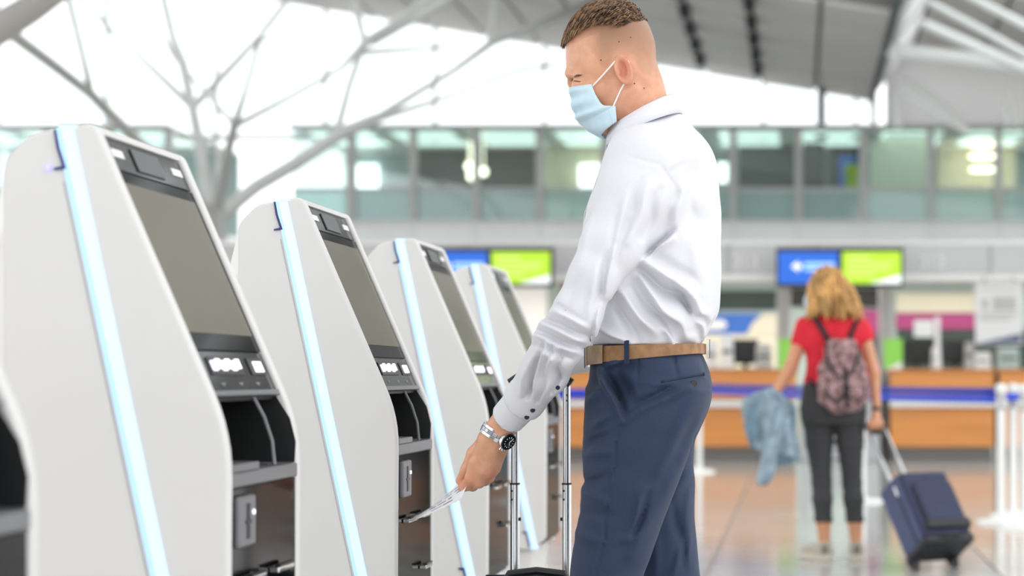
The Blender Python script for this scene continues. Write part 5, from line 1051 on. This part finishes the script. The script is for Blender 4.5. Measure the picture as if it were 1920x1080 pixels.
# ---------------------------------------------------------- backpack
bk = empty('backpack', Q(1578, 772, -.2)); tag(bk, 'pink and black snake-pattern backpack on the woman\'s back', 'backpack')
br = rowsW([(636, 1560, 1588, .03), (642, 1548, 1597, .05), (665, 1542, 1611, .068), (700, 1534, 1622, .08), (735, 1530, 1628, .085), (752, 1534, 1625, .08), (765, 1548, 1612, .065), (774, 1566, 1594, .035)], -.195)
put('bag', sdf_mesh(lambda x, y, z: loftz(x, y, z, br, 2.6) - .004 * np.sin(50 * x + 20 * z) - .003 * np.sin(70 * z - 30 * x), (WX(1515, YW), YW - .31, WZ(782, YW)), (WX(1640, YW), YW - .08, WZ(628, YW)), .006), 'snake', bk, smooth=True, world=True)
fl_ = put('flap', sdf_mesh(lambda x, y, z: smax(ell(x, y, z, Q(1578, 668, -.245), (.092, .045, .13)), z - WZ(638, YW), .01), (WX(1535, YW), YW - .31, WZ(725, YW)), (WX(1625, YW), YW - .17, WZ(630, YW)), .006), 'snake', bk, smooth=True, world=True)
put('flap_edge', G().tube([Q(1548, 645, -.255), Q(1549, 670, -.272), Q(1560, 698, -.277), Q(1578, 711, -.272), Q(1597, 698, -.277), Q(1607, 670, -.272), Q(1606, 648, -.255)], .008, 8), 'trim_black', fl_, smooth=True, world=True)
for a, nm in ((1565, 'pocket'), (1604, 'pocket')):
    pk = put(nm, sdf_mesh(lambda x, y, z: ell(x, y, z, Q(a, 733, -.262), (.05, .03, .06)), (WX(a - 22, YW), YW - .31, WZ(760, YW)), (WX(a + 22, YW), YW - .2, WZ(706, YW)), .005), 'snake', bk, smooth=True, world=True)
    put('pocket_edge', G().tube([Q(a - 16, 722, -.284), Q(a - 15, 742, -.285), Q(a, 754, -.283), Q(a + 15, 742, -.285), Q(a + 16, 722, -.284)], .006, 8), 'trim_black', pk, smooth=True, world=True)
put('closing_strap', G().sheet([[Q(1579, 690, -.292), Q(1587, 690, -.292)], [Q(1581, 715, -.295), Q(1588, 715, -.295)], [Q(1582, 765, -.275), Q(1588, 765, -.275)]]), 'strap_black', bk, world=True, solid=.004)
def band(pts, w, nm='shoulder_strap'):
    return put(nm, G().sheet([[(p[0] - w / 2 * .9, p[1], p[2] - w / 2 * .3), (p[0] + w / 2 * .9, p[1], p[2] + w / 2 * .3)] for p in pts]), 'strap_black', bk, world=True, solid=.006, smooth=True)
band([Q(1520, 606, .07), Q(1518, 592, .02), Q(1522, 590, -.05), Q(1532, 603, -.095), Q(1543, 622, -.125), Q(1553, 640, -.15)], .034); band([Q(1614, 604, .07), Q(1612, 593, .02), Q(1609, 597, -.05), Q(1603, 608, -.095), Q(1596, 624, -.125), Q(1591, 640, -.15)], .034)
band([Q(1519, 640, .09), Q(1516, 690, .03), Q(1518, 712, -.08), Q(1532, 728, -.13)], .018, 'lower_strap')
put('cord', G().tube([Q(1622, 700, -.2), Q(1624, 725, -.215), Q(1619, 742, -.215)], .004, 6), 'strap_white', bk, smooth=True, world=True)
# ---------------------------------------------------------- denim jacket
jk = empty('denim_jacket', Q(1446, 905, -.12)); tag(jk, 'light blue denim jacket hanging from the woman\'s left hand', 'jacket')
def drape(top, bot, dy, fr, am, ph, nm, m='denim', N=26, M=18):
    rows = []
    for j in range(M):
        v = j / (M - 1); r = []
        for i in range(N):
            u = i / (N - 1); tx = np.interp(u, [t[0] for t in top], [t[1] for t in top]); tz = np.interp(u, [t[0] for t in top], [t[2] for t in top]); bx = np.interp(u, [t[0] for t in bot], [t[1] for t in bot]); bz = np.interp(u, [t[0] for t in bot], [t[2] for t in bot])
            r.append(Q(tx + (bx - tx) * v + 1.5 * math.sin(9 * v + ph), tz + (bz - tz) * v, dy + am * (.35 + .65 * v) * math.sin(fr * u * 6.283 + ph + 1.5 * v) - .05 * math.sin(math.pi * u) * (1 - v)))
        rows.append(r)
    return put(nm, G().sheet(rows), m, jk, smooth=True, world=True, solid=.008, sharp=0)
drape([(0, 1391, 748), (.35, 1420, 735), (.65, 1450, 726), (1, 1490, 758)], [(0, 1396, 800), (.2, 1408, 838), (.5, 1440, 845), (.75, 1462, 872), (1, 1498, 864)], -.13, 3.2, .022, .3, 'body_panel')
drape([(0, 1396, 760), (.5, 1440, 742), (1, 1480, 770)], [(0, 1402, 815), (.4, 1425, 842), (.7, 1462, 850), (1, 1492, 855)], -.19, 2.5, .02, 1.7, 'front_panel', 'denim')
drape([(0, 1450, 760), (1, 1480, 762)], [(0, 1418, 902), (.5, 1432, 908), (1, 1446, 900)], -.215, 1.2, .014, .5, 'sleeve', 'denim')
drape([(0, 1402, 758), (1, 1424, 745)], [(0, 1399, 802), (1, 1420, 826)], -.225, 1.1, .012, 2, 'collar', 'denim_dark')
drape([(0, 1464, 765), (1, 1490, 768)], [(0, 1460, 868), (1, 1486, 866)], -.16, 1.0, .012, 2, 'cuff', 'denim_dark')
# ---------------------------------------------------------- navy suitcase, tilted on its wheels
SB = Vector((WX(1752, 10.44), 10.44, 0)); sr = empty('rolling_suitcase', SB); tag(sr, 'navy fabric suitcase tilted on its wheels behind the woman', 'suitcase')
Hc, Wd, Dp = .43, .33, .2
M = Matrix.Translation(Vector((0, 0, .03))) @ Matrix.Rotation(math.radians(34), 4, 'Z') @ Matrix.Rotation(math.radians(-36), 4, 'X') @ Matrix.Translation(Vector((0, -Dp / 2 + .02, .032)))
def sp(nm, g, m, par=None, **k): return put(nm, g.xf(M), m, par or sr, **k)
sp('shell', G().box(-Wd / 2, Wd / 2, -Dp / 2, Dp / 2, .0, Hc), 'case_side', bevel=.035, seg=4, smooth=True)
sp('front_panel', G().box(-Wd / 2 + .012, Wd / 2 - .012, -Dp / 2 - .022, -Dp / 2 + .02, .03, Hc - .012), 'case_navy', bevel=.03, seg=4, smooth=True)
fp = sp('front_pocket', G().box(-Wd / 2 + .05, Wd / 2 - .03, -Dp / 2 - .045, -Dp / 2 - .015, .1, Hc - .09), 'case_navy', bevel=.025, seg=4, smooth=True)
sp('pocket_zip', G().tube([(-Wd / 2 + .05, -Dp / 2 - .03, .1), (-Wd / 2 + .05, -Dp / 2 - .03, Hc - .12), (-Wd / 2 + .085, -Dp / 2 - .03, Hc - .088), (Wd / 2 - .06, -Dp / 2 - .03, Hc - .088), (Wd / 2 - .03, -Dp / 2 - .03, Hc - .12), (Wd / 2 - .03, -Dp / 2 - .03, .1)], .006, 8), 'case_trim', fp, smooth=True)
sp('lower_band', G().box(-Wd / 2 + .03, Wd / 2 - .012, -Dp / 2 - .05, -Dp / 2, .055, .11), 'case_trim', bevel=.012, seg=3, smooth=True)
sp('side_zip', G().tube([(-Wd / 2 - .001, -Dp / 2 + .05, .02), (-Wd / 2 - .001, -Dp / 2 + .05, Hc - .05), (-Wd / 2 + .05, -Dp / 2 + .05, Hc + .001), (Wd / 2 - .05, -Dp / 2 + .05, Hc + .001), (Wd / 2 + .001, -Dp / 2 + .05, Hc - .05), (Wd / 2 + .001, -Dp / 2 + .05, .02)], .005, 8), 'case_trim', smooth=True)
sp('side_pull', G().box(-Wd / 2 - .006, -Wd / 2 + .0, -Dp / 2 + .04, -Dp / 2 + .055, Hc - .12, Hc - .06), 'alu', bevel=.002)
sp('bottom_plate', G().box(-Wd / 2 + .005, Wd / 2 - .005, -Dp / 2 - .02, Dp / 2 - .01, -.015, .035), 'case_trim', bevel=.012, smooth=True)
sp('bottom_handle', G().tube([(-.06, -Dp / 2 - .03, .012), (-.04, -Dp / 2 - .042, .012), (.04, -Dp / 2 - .042, .012), (.06, -Dp / 2 - .03, .012)], .007, 8), 'case_trim', smooth=True)
for s in (-1, 1):
    w = sp('wheel', G().disc((s * .13, Dp / 2 - .02, -.032), (1, 0, 0), .03, .024, 18), 'band_black', smooth=True); sp('wheel_housing', G().box(s * .13 - .02, s * .13 + .02, Dp / 2 - .06, Dp / 2 + .012, -.025, .02), 'case_trim', w, bevel=.006)
    a = M @ Vector((s * .055, Dp / 2 - .02, Hc - .02)); e_ = Vector(hdl) - SB + Vector((s * .048, 0, -.012))
    p = put('pole', G().tube([a, a.lerp(e_, .5)], .0105, 12), 'alu', sr, smooth=True); put('upper_pole', G().tube([a.lerp(e_, .5), e_], .0085, 12), 'alu2', p, smooth=True)
e_ = Vector(hdl) - SB; put('handle_grip', G().tube([e_ + Vector((-.062, 0, -.014)), e_ + Vector((-.045, 0, -.002)), e_ + Vector((.045, 0, -.002)), e_ + Vector((.062, 0, -.014))], .014, 10), 'grip', sr, smooth=True)
put('grip_underside', G().tube([e_ + Vector((-.035, 0, -.03)), e_ + Vector((0, 0, -.038)), e_ + Vector((.035, 0, -.03))], .014, 10), 'grip', sr, smooth=True)
